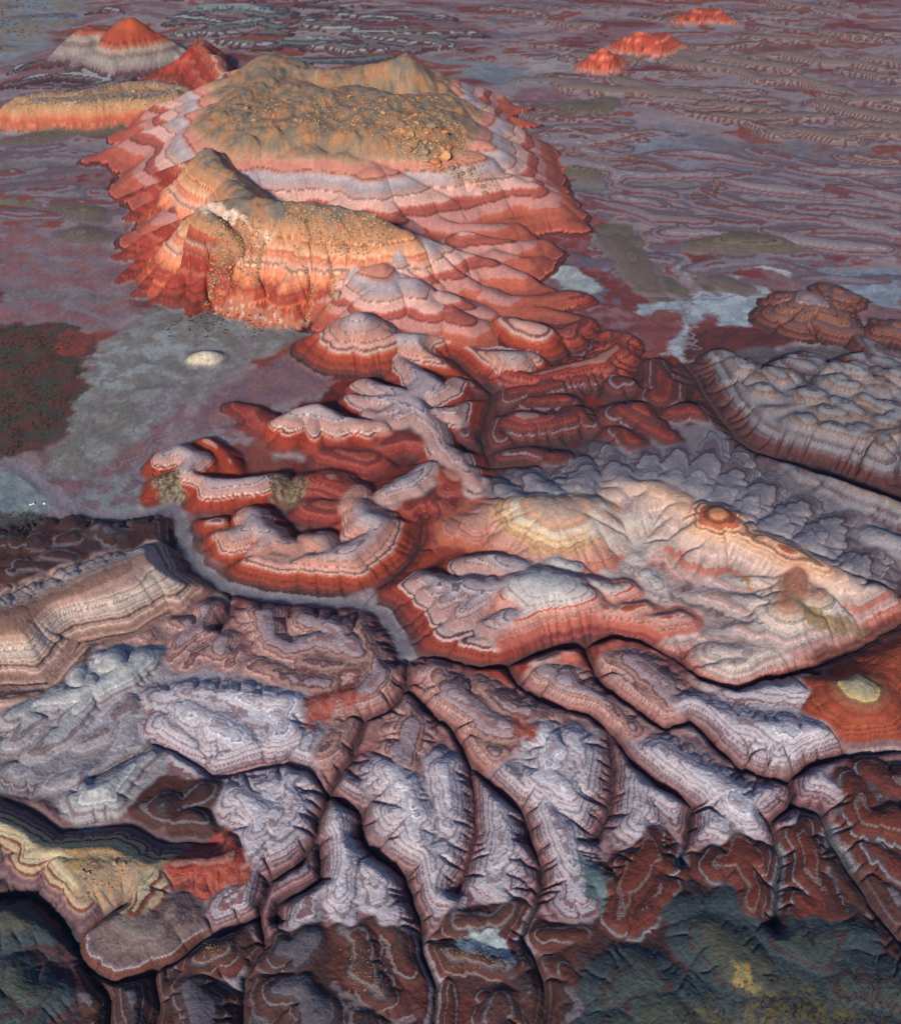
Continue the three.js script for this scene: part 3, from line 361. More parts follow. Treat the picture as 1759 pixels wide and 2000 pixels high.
hill('bottomc', 'knob', 6, { s: 0.62, r: 2, sp: 4, ratio: 0.74 }, [[670, 1815, 5.2], [710, 1830, 5.8], [705, 1880, 6], [740, 1930, 5.4]], [[740, 1800, 5], [780, 1830, 5], [790, 1890, 4.4]], [[880, 1770, 5.2], [900, 1800, 5.8], [960, 1800, 5.6], [990, 1770, 5.4]], [[870, 1865, 5], [930, 1870, 5.6], [1000, 1880, 5]], [[975, 1960, 6], [975, 2040, 6.4]], [[860, 1930, 4.6], [870, 1990, 5]], [[1070, 1820, 4], [1120, 1830, 4.4]], [[1100, 1900, 4], [1150, 1930, 4.5]]);
// ------------------------------------------------------------------ spurs between the lower gullies
const IN = { s: 0.5, r: 2.6, sp: 5, ratio: 0.75, sub: 0 };
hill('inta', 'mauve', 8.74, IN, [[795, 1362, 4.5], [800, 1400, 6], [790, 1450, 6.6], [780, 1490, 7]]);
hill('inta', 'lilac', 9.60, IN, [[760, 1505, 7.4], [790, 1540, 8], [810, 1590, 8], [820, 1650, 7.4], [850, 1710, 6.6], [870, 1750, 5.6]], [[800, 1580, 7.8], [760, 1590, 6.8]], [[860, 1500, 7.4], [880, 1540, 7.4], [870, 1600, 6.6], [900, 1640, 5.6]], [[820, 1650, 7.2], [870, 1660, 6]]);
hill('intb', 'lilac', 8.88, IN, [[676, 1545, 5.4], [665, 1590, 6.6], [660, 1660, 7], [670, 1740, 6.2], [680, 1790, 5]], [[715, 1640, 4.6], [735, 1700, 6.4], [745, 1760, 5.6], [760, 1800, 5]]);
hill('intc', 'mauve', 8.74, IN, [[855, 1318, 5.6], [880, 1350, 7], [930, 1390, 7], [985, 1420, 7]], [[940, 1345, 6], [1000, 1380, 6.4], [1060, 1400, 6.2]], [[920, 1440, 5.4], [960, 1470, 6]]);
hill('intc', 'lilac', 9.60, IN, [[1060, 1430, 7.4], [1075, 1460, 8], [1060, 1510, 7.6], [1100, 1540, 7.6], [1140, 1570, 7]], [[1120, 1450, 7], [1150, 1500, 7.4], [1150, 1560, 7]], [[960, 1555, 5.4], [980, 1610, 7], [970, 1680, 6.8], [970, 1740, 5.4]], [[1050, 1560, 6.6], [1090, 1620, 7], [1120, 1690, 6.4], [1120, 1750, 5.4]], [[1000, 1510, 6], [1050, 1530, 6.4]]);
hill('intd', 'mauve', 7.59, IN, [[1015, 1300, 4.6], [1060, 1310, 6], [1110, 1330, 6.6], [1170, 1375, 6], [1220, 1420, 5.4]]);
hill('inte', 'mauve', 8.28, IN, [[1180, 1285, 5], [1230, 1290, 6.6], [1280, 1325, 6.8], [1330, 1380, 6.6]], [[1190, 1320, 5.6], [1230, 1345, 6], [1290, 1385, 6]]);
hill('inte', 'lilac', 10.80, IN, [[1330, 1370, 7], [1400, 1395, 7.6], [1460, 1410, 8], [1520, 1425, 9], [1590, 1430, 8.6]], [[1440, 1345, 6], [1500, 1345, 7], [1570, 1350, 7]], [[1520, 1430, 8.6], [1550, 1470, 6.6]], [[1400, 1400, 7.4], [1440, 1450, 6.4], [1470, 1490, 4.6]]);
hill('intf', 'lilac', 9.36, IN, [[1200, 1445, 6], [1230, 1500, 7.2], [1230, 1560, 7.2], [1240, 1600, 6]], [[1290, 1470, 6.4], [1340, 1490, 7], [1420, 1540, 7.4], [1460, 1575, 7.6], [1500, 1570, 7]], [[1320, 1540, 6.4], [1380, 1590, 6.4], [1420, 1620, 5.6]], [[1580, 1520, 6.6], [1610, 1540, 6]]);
hill('cone', 'cone', 14.5, { s: 0.6, r: 3.4, sp: 7, ratio: 0.84 }, [[1676, 1338, 15]], [[1676, 1338, 15], [1660, 1400, 8], [1640, 1450, 3]], [[1676, 1338, 15], [1720, 1380, 8], [1759, 1430, 3]], [[1676, 1338, 15], [1610, 1350, 7], [1570, 1350, 4]], [[1690, 1340, 13], [1730, 1300, 9], [1790, 1260, 8]], [[1676, 1345, 14], [1690, 1420, 6]]);
hill('cone', 'brown', 9, { s: 0.5, r: 3, sp: 6 }, [[1560, 1270, 6], [1620, 1270, 6.4], [1680, 1240, 6], [1760, 1220, 6]]);
hill('maroona', 'maroon', 7, { s: 0.62, r: 2, sp: 4, ratio: 0.74, sub: 0 }, [[1262, 1625, 5.6], [1270, 1660, 6.8], [1240, 1705, 7], [1215, 1740, 6.4], [1210, 1790, 6]], [[1270, 1660, 6.6], [1300, 1690, 5.6]], [[1160, 1700, 5], [1190, 1720, 6]], [[1290, 1720, 6], [1260, 1770, 6], [1240, 1810, 5]]);
hill('maroonb', 'maroon', 7, { s: 0.62, r: 2, sp: 4, ratio: 0.74 }, [[1445, 1630, 5.8], [1450, 1665, 7], [1455, 1710, 6.4], [1470, 1755, 6.6]], [[1450, 1670, 6.8], [1400, 1690, 6]], [[1465, 1670, 6.8], [1500, 1690, 5.6]]);
hill('maroonc', 'maroon', 7, { s: 0.62, r: 2, sp: 4, ratio: 0.74 }, [[1580, 1612, 6], [1580, 1650, 6.8], [1575, 1690, 6.4], [1600, 1730, 6], [1625, 1780, 5.6]], [[1540, 1750, 4.6], [1580, 1770, 5]], [[1530, 1760, 5], [1560, 1800, 4.6]]);
hill('maroond', 'maroon', 8, { s: 0.62, r: 2.2, sp: 4.4, ratio: 0.74, sub: 0 }, [[1668, 1520, 6.2], [1680, 1560, 7.4], [1690, 1600, 7.4], [1740, 1600, 8], [1790, 1590, 8]], [[1700, 1500, 6], [1740, 1520, 7], [1790, 1530, 7]], [[1670, 1660, 5], [1720, 1670, 5.4], [1780, 1700, 6]]);
hill('teal', 'teal', 7.6, { s: 0.42, r: 4.5, sp: 8, ratio: 0.78 }, [[1385, 1830, 7], [1420, 1850, 7.6], [1450, 1880, 8], [1470, 1900, 7]], [[1530, 1830, 6.4], [1600, 1860, 6.6], [1650, 1830, 6]], [[1200, 1930, 6.4], [1260, 1910, 6.8], [1310, 1930, 6]], [[1330, 1780, 5], [1420, 1760, 5], [1490, 1790, 5]]);
scatter('olive', 'teal', 8, [[1280, 1920], [1759, 1880], [1800, 2080], [1150, 2080]], 26, [3.5, 7.5], [6, 16], 0.2, { s: 0.4, r: 4, sp: 7 });
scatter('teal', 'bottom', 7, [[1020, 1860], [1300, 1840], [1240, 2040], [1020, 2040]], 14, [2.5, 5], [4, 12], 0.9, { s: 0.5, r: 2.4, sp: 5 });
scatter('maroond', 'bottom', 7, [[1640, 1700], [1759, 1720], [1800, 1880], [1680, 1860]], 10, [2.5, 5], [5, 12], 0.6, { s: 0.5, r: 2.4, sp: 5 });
// low shoulders that join the orange hill, the fan and the white-capped hill
hill('big', 'bighill', 22, { s: 0.14, k: 1, r: 1 }, [[960, 1050, 3.4], [1100, 1090, 3.6], [1260, 1110, 4], [1400, 1180, 4], [1560, 1260, 3.6]], [[1180, 1180, 3], [1330, 1200, 3.4]]);
hill('big', 'greyscale', 12, { s: 0.14, k: 1, r: 1 }, [[1120, 915, 3], [1300, 900, 3], [1500, 980, 3], [1700, 1060, 3]]);
hill('cone', 'brown', 9, { s: 0.14, k: 1, r: 1 }, [[1560, 1270, 3], [1759, 1230, 3]]);
const WASH = [[-40, 890], [20, 905], [60, 932], [118, 985], [170, 1002], [232, 1012], [300, 1000], [342, 988], [352, 1020], [362, 1065], [392, 1112], [440, 1148], [520, 1168], [620, 1178], [700, 1180], [748, 1200], [778, 1242], [797, 1285]];
function segDist(p, x, z) { let b = 1e9; for (let i = 0; i + 1 < p.length; i++) { const [ax, az] = p[i], dx = p[i + 1][0] - ax, dz = p[i + 1][1] - az, t = clamp(((x - ax) * dx + (z - az) * dz) / (dx * dx + dz * dz), 0, 1), d = Math.hypot(x - ax - t * dx, z - az - t * dz); if (d < b) b = d; } return b; }
const slopeOK = new Float32Array(N);
// ------------------------------------------------------------------ settle the slopes onto the flats
const lowF = new Float32Array(N), RISE = [[930, 930], [1150, 880], [1420, 830], [1560, 920], [1790, 980], [1790, 1400], [900, 1300], [800, 1180], [880, 1080]].map(([x, y]) => at(x, y, 1));
const base = new Float32Array(N), ZL = at(0, 1120)[1], ZM = at(0, 1300)[1];
for (let j = 0; j < NR; j++) {
  const z = rowZ[j], far = sstep(-350, -600, z), low0 = sstep(ZL, ZM, z);
  for (let i = 0; i < NC; i++) {
    const k = j * NC + i, x = gx(i, j); let up = 0;
    if (z > -215 && z < -120) for (let e = 0; e < 8; e++) if (inside(RISE, x + 5 * Math.cos(e * 0.785), z + 5 * Math.sin(e * 0.785))) up += 0.125;
    const low = Math.max(low0, up); lowF[k] = low;
    const b = 0.55 * fbm(x / 28, z / 28, 3) + 0.25 * noise(x / 6 + 3, z / 9) + (0.5 + far * 1.6) * fbm(x / 70 + 9, z / 45, 3) * far + low * (0.5 + 0.9 * Math.abs(fbm(wx[k] / 9, wz[k] / 9, 2)) + 0.5 * Math.abs(noise(wx[k] / 3, wz[k] / 3)));
    base[k] = b;
    const h = hgt[k], q = 0.55, m = Math.max(h, b), d = Math.abs(h - b);
    if (h - b < 0.12 && (low < 0.3 || h < -50)) { own[k] = 0; pal[k] = 255; }
    slopeOK[k] = h - b;
    hgt[k] = d < 4 ? m + q * Math.log(1 + Math.exp(-d / q)) * 0.55 : m;
  }
}
// ------------------------------------------------------------------ gullies: sharp cuts with steep walls
function cut(ax, az, bx, bz, floor, wall, width) {
  const R = 8 / wall + width + 3.5, x0 = Math.min(ax, bx) - R, x1 = Math.max(ax, bx) + R;
  const j0 = Math.max(0, rowOf(Math.min(az, bz) - R)), j1 = Math.min(NR - 1, rowOf(Math.max(az, bz) + R) + 1), dx = bx - ax, dz = bz - az, L2 = dx * dx + dz * dz + 1e-9;
  for (let j = j0; j <= j1; j++) {
    const w = rowW[j], i0 = clamp(Math.floor((x0 / w + 1) * 0.5 * (NC - 1)), 0, NC), i1 = clamp(Math.ceil((x1 / w + 1) * 0.5 * (NC - 1)), -1, NC - 1);
    for (let i = i0; i <= i1; i++) {
      const k = j * NC + i, mx = gx(i, j) * 0.55 + wx[k] * 0.45, mz = rowZ[j] * 0.55 + wz[k] * 0.45;
      const qx = mx - ax, qz = mz - az, t = clamp((qx * dx + qz * dz) / L2, 0, 1), d = Math.max(0, Math.hypot(qx - t * dx, qz - t * dz) - width);
      const h = floor + 1.3 * wall * d / (1 + 0.1 * d) + 0.004 * d * d * d;
      if (h < hgt[k]) hgt[k] = h;
    }
  }
}
const CHANNELS = [];
function gully(pts, floor = 0, wall = 0.95, width = 0.25) { if (pts !== WASH) CHANNELS.push(pts.map(([x, y]) => [x, y, floor])); const q = pts.map(([x, y]) => at(x, y, floor)); for (let i = 0; i + 1 < q.length; i++) cut(...q[i], ...q[i + 1], floor, wall, width); }
gully(WASH, -0.2, 0.5, 1.1);
gully([[797, 1285], [797, 1330], [790, 1352]], 0.2, 0.8, 0.15);
gully([[797, 1285], [870, 1288], [935, 1308], [985, 1304], [1080, 1268], [1140, 1266], [1196, 1246], [1250, 1256], [1320, 1288], [1368, 1330], [1440, 1350], [1500, 1325], [1560, 1312], [1600, 1320]], 0.2, 0.9, 0.14);
gully([[1140, 1268], [1165, 1330], [1205, 1362], [1250, 1398], [1290, 1428], [1348, 1416], [1395, 1462], [1450, 1510], [1532, 1532], [1585, 1500], [1650, 1478], [1759, 1470]], 0.2, 0.95, 0.12);
gully([[790, 1352], [762, 1390], [712, 1408], [700, 1450], [684, 1492], [642, 1550], [626, 1600], [618, 1645], [580, 1692], [532, 1722], [514, 1760], [512, 1792], [455, 1820], [400, 1838], [340, 1880], [290, 1905]], 0.2, 0.9, 0.12);
gully([[792, 1350], [830, 1388], [880, 1428], [905, 1470], [940, 1520], [985, 1560], [1025, 1592], [1035, 1650], [1054, 1690], [1055, 1735], [1038, 1790], [1022, 1830], [1045, 1880], [1062, 1940], [1050, 2060]], 0.2, 0.9, 0.10);
gully([[990, 1306], [1020, 1345], [1085, 1382], [1150, 1402], [1200, 1440], [1232, 1490], [1262, 1520], [1300, 1545], [1350, 1578], [1342, 1630], [1330, 1690]], 0.2, 0.85, 0.09);
gully([[1192, 1440], [1196, 1520], [1190, 1590], [1162, 1642]], 0.4, 0.6, 0.1);
gully([[1544, 1533], [1540, 1572], [1505, 1605], [1522, 1690], [1512, 1780], [1506, 1810]], 0.2, 0.8, 0.06);
gully([[1540, 1574], [1598, 1588], [1618, 1640], [1660, 1710], [1710, 1780], [1759, 1850]], 0.2, 0.6, 0.15);
gully([[642, 1550], [700, 1590], [706, 1640], [738, 1680], [792, 1712], [804, 1760], [820, 1810], [822, 1870], [850, 1930], [840, 2050]], 0, 0.85, 0.07);
gully([[920, 1490], [926, 1570], [928, 1630], [908, 1712], [895, 1740]], 0.6, 0.7, 0.1);
gully([[-20, 1757], [70, 1758], [120, 1805], [150, 1842], [170, 1900], [220, 1960], [212, 2060]], 0.2, 0.8, 0.10);
gully([[150, 1842], [200, 1795], [240, 1770]], 1, 0.8, 0.1);
gully([[512, 1792], [520, 1850], [480, 1910], [470, 1980], [475, 2060]], 0.2, 0.8, 0.07);
gully([[540, 1800], [545, 1770], [620, 1720], [628, 1650]], 0, 0.8, 0.06);
gully([[10, 1560], [70, 1585], [120, 1625], [250, 1612], [330, 1650], [420, 1648]], 1.2, 0.6, 0.3);
gully([[300, 1905], [230, 1920], [160, 1890]], 0.2, 0.7, 0.09);
gully([[300, 1905], [310, 1960], [300, 2050]], 0.2, 0.8, 0.06);
gully([[160, 1262], [140, 1290], [95, 1340], [10, 1345]], 0.5, 0.7, 0.2);
gully([[330, 1200], [260, 1240], [160, 1262]], 0.6, 0.7, 0.3);
gully([[420, 1522], [400, 1500], [300, 1450], [280, 1470], [180, 1520]], 1.5, 0.6, 0.15);
gully([[430, 1522], [500, 1500], [560, 1490], [610, 1510], [640, 1548]], 1, 0.8, 0.15);
gully([[455, 1160], [452, 1200], [430, 1230]], 0.2, 0.8, 0.3);
gully([[1330, 700], [1360, 745], [1400, 810], [1440, 860], [1490, 890], [1560, 910], [1640, 935], [1700, 960], [1780, 985]], 0.2, 0.62, 0.8);
gully([[700, 1184], [720, 1165], [800, 1100], [820, 1060], [830, 1010]], 0.6, 0.5, 0.6);
gully([[1030, 910], [960, 915], [940, 860], [960, 770], [880, 700]], 0.6, 0.5, 0.6);
function groove(pts, depth, width) {                     // a shallower channel following a tall slope
  const q = pts.map(([x, y, h]) => at(x, y, h)), R = width * 3.2, xs = q.map((v) => v[0]), zs = q.map((v) => v[1]), x0 = Math.min(...xs) - R, x1 = Math.max(...xs) + R;
  for (let j = Math.max(0, rowOf(Math.min(...zs) - R)); j <= Math.min(NR - 1, rowOf(Math.max(...zs) + R) + 1); j++) for (let i = 0; i < NC; i++) {
    const x = gx(i, j); if (x < x0 || x > x1) continue;
    const k = j * NC + i, d = segDist(q, x * 0.5 + wx[k] * 0.5, rowZ[j] * 0.5 + wz[k] * 0.5); if (d < R) hgt[k] -= depth * Math.exp(-d / width);
  }
}
groove([[600, 640, 0], [640, 612, 2], [700, 570, 6], [745, 540, 10]], 3, 2);
groove([[452, 340, 20], [540, 366, 10], [620, 384, 4], [750, 414, 2], [830, 432, 1], [890, 440, 1], [950, 412, 1], [1020, 395, 0]], 2.5, 3);
groove([[410, 600, 0], [405, 560, 5], [425, 510, 11], [450, 470, 17], [460, 430, 23]], 1.5, 1.3);
groove([[600, 636, 0], [610, 580, 5], [600, 525, 12], [575, 480, 18], [560, 445, 23]], 1.5, 1.3);
groove([[640, 612, 1], [652, 560, 7], [640, 500, 15]], 1, 1.2);
groove([[490, 570, 4], [500, 520, 10], [510, 480, 16]], 1.6, 1.2);
groove([[960, 385, 1], [920, 350, 9], [860, 305, 20], [800, 275, 27]], 2.6, 2);
gully([[1500, 1325], [1600, 1300], [1700, 1255], [1790, 1200]], 0.6, 0.6, 0.4);

// scalloped lobes and crust
function pillow(x, y) {
  const xi = Math.floor(x), yi = Math.floor(y); let f = 9;
  for (let b = -1; b <= 1; b++) for (let a = -1; a <= 1; a++) {
    const q = PERM[PERM[(xi + a) & 255] + ((yi + b) & 255)], dx = xi + a + (q & 15) / 15 - x, dy = yi + b + (q >> 4) / 15 - y, d = dx * dx + dy * dy; if (d < f) f = d;
  }
  return 1 - f;
}
const calm = new Float32Array(OBJ.length).fill(1);
for (const [o, v] of [['cone', 0.25], ['conea', 0.25], ['coneb', 0.3], ['conec', 0.3], ['peak', 0.3], ['fan', 0.5], ['dome', 0.5], ['fanm', 0.3], ['left', 0.5], ['mesa', 0.5], ['butte', 0.6], ['big', 0.75], ['teal', 0.6], ['plain', 0.25], ['star', 0.5], ['saw', 0.4], ['farbad', 0.5]]) calm[OBJID[o]] = v;
const calm2 = calm.map((v) => 0.35 + 0.65 * v); for (const [o, v] of [['butte', 0.2], ['star', 0.3], ['saw', 0.3], ['lobes', 0.3], ['worm', 0.3], ['lens', 0.3], ['whitedome', 0.3], ['left', 0.2], ['big', 0.5], ['fan', 0.4], ['dome', 0.3], ['cone', 0.12], ['fanm', 0.2], ['salmon', 0.2], ['tongue', 0.3], ['cream', 0.5]]) calm2[OBJID[o]] = v;
for (let j = 0; j < NR; j++) {
  const z = rowZ[j], sc = 1 + Math.max(0, -z - 150) / 220;
  for (let i = 0; i < NC; i++) {
    const k = j * NC + i, x = gx(i, j), up = Math.max(sstep(0.1, 1.6, slopeOK[k]), lowF[k] * sstep(-2.5, -0.5, slopeOK[k] + 1)), c = calm[own[k]] * up;
    const lx = wx[k] * 0.7 + x * 0.3, lz = wz[k] * 0.7 + z * 0.3, hush = sstep(0.1, 1.2, hgt[k]);
    hgt[k] += hush * c * sc * (0.2 * pillow(lx / (3.2 * sc), lz / (5.6 * sc)) - 0.1) + (0.3 + 0.7 * up) * (0.13 * fbm(x / (3.1 * sc), z / (2 + 1.1 * sc * sc), 3) + 0.07 / sc * Math.abs(noise(x / (0.8 * sc), z / (0.8 * sc * sc))));
  }
}
// ------------------------------------------------------------------ rain: fill hollows, route water downhill, let it cut branching gullies, let slopes creep
{
  const heapK = new Int32Array(N + 8), heapH = new Float32Array(N + 8), done = new Uint8Array(N); let n = 0;
  const push = (k, h) => { let i = n++; while (i > 0) { const p = (i - 1) >> 1; if (heapH[p] <= h) break; heapH[i] = heapH[p]; heapK[i] = heapK[p]; i = p; } heapH[i] = h; heapK[i] = k; };
  const pop = () => { const top = heapK[0], h = heapH[--n], k = heapK[n]; let i = 0; for (;;) { let c = 2 * i + 1; if (c >= n) break; if (c + 1 < n && heapH[c + 1] < heapH[c]) c++; if (heapH[c] >= h) break; heapH[i] = heapH[c]; heapK[i] = heapK[c]; i = c; } heapH[i] = h; heapK[i] = k; return top; };
  for (let j = 0; j < NR; j++) for (let i = 0; i < NC; i++) { const k = j * NC + i; if (i === 0 || j === 0 || i === NC - 1 || j === NR - 1 || hgt[k] < 0.35) { done[k] = 1; push(k, hgt[k]); } }
  while (n) { const k = pop(), i = k % NC, j = (k - i) / NC; for (let b = -1; b <= 1; b++) for (let a = -1; a <= 1; a++) { const x = i + a, y = j + b; if (x < 0 || y < 0 || x >= NC || y >= NR) continue; const m = y * NC + x; if (done[m]) continue; done[m] = 1; if (hgt[m] <= hgt[k]) hgt[m] = hgt[k] + 0.002; push(m, hgt[m]); } }
  console.log('hollows filled');
  const lev = 1 << 16, cnt = new Uint32Array(lev + 1), q = new Uint16Array(N), order = new Uint32Array(N), recv = new Int32Array(N), rdist = new Float32Array(N), area = new Float32Array(N), tmp = new Float32Array(N);
  const OFF = [-NC - 1, -NC, -NC + 1, -1, 1, NC - 1, NC, NC + 1];
  for (let it = 0; it < 12; it++) {
    let lo = 1e9, hi = -1e9; for (let k = 0; k < N; k++) { if (hgt[k] < lo) lo = hgt[k]; if (hgt[k] > hi) hi = hgt[k]; }
    cnt.fill(0); for (let k = 0; k < N; k++) { q[k] = Math.floor((hgt[k] - lo) / (hi - lo) * (lev - 1)); cnt[q[k] + 1]++; }
    for (let k = 0; k < lev; k++) cnt[k + 1] += cnt[k];
    for (let k = 0; k < N; k++) order[cnt[q[k]]++] = k;                      // lowest first
    recv.fill(-1);
    for (let j = 1; j < NR - 1; j++) {
      const cw = 2 * rowW[j] / (NC - 1), ch = (rowZ[j + 1] - rowZ[j - 1]) / 2, dg = Math.hypot(cw, ch), D = [dg, ch, dg, cw, cw, dg, ch, dg];
      for (let i = 1; i < NC - 1; i++) {
        const k = j * NC + i, h = hgt[k]; let best = 0, who = -1; area[k] = cw * ch;
        for (let d = 0; d < 8; d++) { const s = h - hgt[k + OFF[d]]; if (s <= 0) continue; const g = s / D[d] * (0.85 + 0.3 * (((k * 2654435761 + d * 40503 + it * 7919) >>> 8) & 255) / 255); if (g > best) { best = g; who = d; } }
        if (who >= 0) { recv[k] = k + OFF[who]; rdist[k] = D[who]; }
      }
    }
    for (let m = N - 1; m >= 0; m--) { const k = order[m], r = recv[k]; if (r >= 0) area[r] += area[k]; }
    for (let m = 0; m < N; m++) {
      const k = order[m], r = recv[k]; if (r < 0 || hgt[r] >= hgt[k]) continue;
      const j = (k / NC) | 0, z = rowZ[j], kk = 0.2 * (1 - 0.6 * sstep(-260, -420, z)) * (1 - sstep(-420, -560, z)) * calm2[own[k]], Ac = z > -190 ? 1.3 : 1.3 + (-190 - z) * 0.05;
      const f = kk * Math.sqrt(clamp(area[k] - Ac, 0, 60)) / rdist[k]; hgt[k] = (hgt[k] + f * hgt[r]) / (1 + f);
    }
    for (let j = 1; j < NR - 1; j++) for (let i = 1; i < NC - 1; i++) { const k = j * NC + i; tmp[k] = hgt[k] + (rowZ[j] > -230 ? 0.2 : rowZ[j] > -300 ? 0.12 : 0.05) * (hgt[k - 1] + hgt[k + 1] + hgt[k - NC] + hgt[k + NC] - 4 * hgt[k]); }
    for (let j = 1; j < NR - 1; j++) for (let i = 1; i < NC - 1; i++) { const k = j * NC + i; hgt[k] = tmp[k]; }
  }
}
for (const q of CHANNELS) groove(q, 0.6, 0.35);
// broken cap rock on the butte and the mesa
for (let k = 0; k < N; k++) { const o = own[k]; if ((o === OBJID.butte && hgt[k] > 22) || (o === OBJID.mesa && hgt[k] > 9)) { const j = (k / NC) | 0, i = k - j * NC, x = gx(i, j), z = rowZ[j], m = o === OBJID.butte ? sstep(22, 26, hgt[k]) : 0.6; hgt[k] += m * (1.5 * (0.45 - Math.abs(fbm(x / 9, z / 12, 3))) + 0.9 * fbm(x / 4.2 + 8, z / 5, 2)); } }
// the crust that rain leaves behind
for (let j = 0; j < NR; j++) { const z = rowZ[j], sc = 1 + Math.max(0, -z - 150) / 220; for (let i = 0; i < NC; i++) { const k = j * NC + i, x = gx(i, j); hgt[k] += 0.07 * fbm(x / (1.4 * sc), z / (1 + 0.4 * sc * sc), 3) + lowF[k] * 0.16 * (0.5 - Math.abs(fbm(wx[k] / 1.9, wz[k] / 1.3, 3))) + 0.05 / sc * Math.abs(noise(x / (0.7 * sc), z / (0.7 * sc * sc))); } }
function heightAt(x, z) {
  const j = clamp(rowOf(z), 0, NR - 2), w = rowW[j], fi = clamp((x / w + 1) * 0.5 * (NC - 1), 0, NC - 1.001), i = Math.floor(fi), a = fi - i, b = clamp((z - rowZ[j]) / (rowZ[j + 1] - rowZ[j]), 0, 1), k = j * NC + i;
  return (hgt[k] * (1 - a) + hgt[k + 1] * a) * (1 - b) + (hgt[k + NC] * (1 - a) + hgt[k + NC + 1] * a) * b;
}
function onLand(px, py) {                               // the point of the finished land surveyed at this spot
  let h = 0, p = at(px, py, 40);
  for (let y = 45; y > -3; y -= 0.25) { p = at(px, py, y); h = heightAt(p[0], p[1]); if (h >= y) return [p[0], h, p[1]]; }
  return [p[0], h, p[1]];
}
console.log('land shaped');

// ------------------------------------------------------------------ soils: outlines of clay, alkali, silt and gravel on the flats and slopes
const col = new Float32Array(N * 3);
const SOIL = [];
function soil(poly, a, b, { edge = 2, amp = 4, scale = 12, mix = 0.5, grain = 6, all = 0, max = 99, min = -99, cover = 1 } = {}) {
  SOIL.push({ poly: poly.map(([x, y, h = 0]) => at(x, y, h)), a: lin(a), b: lin(b), edge, amp, scale, mix, grain, all, max, min, cover });
}
// flats, from far to near
soil([[-200, -140], [230, -140], [150, 40], [70, 110], [-200, 160]], '#75808a', '#7d7468', { amp: 14, scale: 40, grain: 26 });
soil([[820, 110], [950, 125], [1120, 140], [1160, 170], [1000, 175], [880, 130]], '#6a7683', '#7c8088', { amp: 12, scale: 30, grain: 20 });
soil([[1020, 110], [1120, 95], [1160, 130], [1100, 165], [1040, 150]], '#8a8488', '#9a8f90', { amp: 8, scale: 20, grain: 16 });
soil([[1100, 330], [1250, 230], [1400, 260], [1480, 330], [1340, 350], [1180, 350]], '#7f7f8c', '#74707e', { amp: 12, scale: 30, grain: 20 });
soil([[1380, 270], [1700, 290], [1759, 350], [1500, 370], [1380, 330]], '#6f6874', '#75646a', { amp: 12, scale: 30, grain: 22 });
soil([[1420, 60], [1600, 80], [1570, 125], [1430, 110]], '#6d4346', '#75524f', { amp: 8, scale: 30, grain: 22 });
soil([[1010, 400], [1060, 365], [1180, 345], [1340, 352], [1400, 372], [1330, 385], [1180, 372], [1100, 398]], '#6e6a66', '#76726c', { amp: 5, scale: 18, grain: 12 });
soil([[0, 320], [120, 300], [250, 250], [330, 250], [270, 310], [120, 335], [0, 370]], '#706a68', '#7d767a', { amp: 8, scale: 20, grain: 12 });
soil([[0, 430], [120, 470], [230, 440], [240, 520], [280, 590], [200, 640], [0, 640]], '#855c60', '#7c6a72', { amp: 7, scale: 18, grain: 9 });
soil([[0, 560], [140, 565], [280, 585], [220, 590], [0, 590]], '#77706f', '#6f6668', { amp: 3, scale: 9, grain: 7 });
soil([[1020, 400], [1080, 360], [1190, 345], [1320, 343], [1360, 358], [1280, 362], [1190, 362], [1150, 378], [1040, 402]], '#716c68', '#7a756f', { amp: 2.2, scale: 7, grain: 6 });
soil([[1090, 398], [1180, 396], [1195, 450], [1150, 470], [1215, 565], [1130, 522], [1070, 500], [1100, 450]], '#733638', '#805054', { amp: 2.2, scale: 7, grain: 6 });
soil([[1055, 515], [1110, 518], [1175, 560], [1130, 605], [1105, 570]], '#a2aaac', '#8e979c', { amp: 2.2, scale: 7, grain: 6 });
soil([[1130, 600], [1240, 600], [1255, 690], [1220, 700], [1210, 640], [1140, 650]], '#723a3e', '#846068', { amp: 2.2, scale: 7, grain: 6 });
soil([[1240, 610], [1335, 603], [1335, 650], [1300, 692], [1250, 690]], '#743a3c', '#7f4a4a', { amp: 2.2, scale: 7, grain: 6 });
soil([[1350, 603], [1490, 598], [1500, 645], [1400, 650], [1345, 665]], '#6c2f31', '#7c4244', { amp: 2.2, scale: 7, grain: 6 });
soil([[1320, 650], [1500, 640], [1570, 662], [1480, 692], [1330, 704]], '#4c2429', '#5e2a2c', { amp: 2.2, scale: 7, grain: 6 });
soil([[1245, 595], [1350, 578], [1480, 566], [1500, 600], [1468, 636], [1392, 640], [1398, 612], [1330, 638], [1342, 602], [1250, 612]], '#9fabb5', '#8b97a2', { amp: 2.2, scale: 7, grain: 6 });
soil([[1330, 636], [1348, 640], [1342, 672], [1320, 702], [1300, 690]], '#a3afb8', '#8d98a2', { amp: 2.2, scale: 7, grain: 6 });
soil([[1165, 440], [1222, 440], [1262, 470], [1252, 500], [1312, 545], [1352, 570], [1352, 592], [1268, 587], [1210, 552], [1180, 500]], '#5a544c', '#686055', { amp: 2.2, scale: 7, grain: 6 });
soil([[1266, 474], [1300, 480], [1306, 520], [1325, 550], [1298, 530]], '#752f31', '#6a3436', { amp: 2.2, scale: 7, grain: 6 });
soil([[1325, 478], [1370, 480], [1402, 520], [1482, 530], [1505, 548], [1400, 533], [1350, 512]], '#742f31', '#6a3436', { amp: 2.2, scale: 7, grain: 6 });
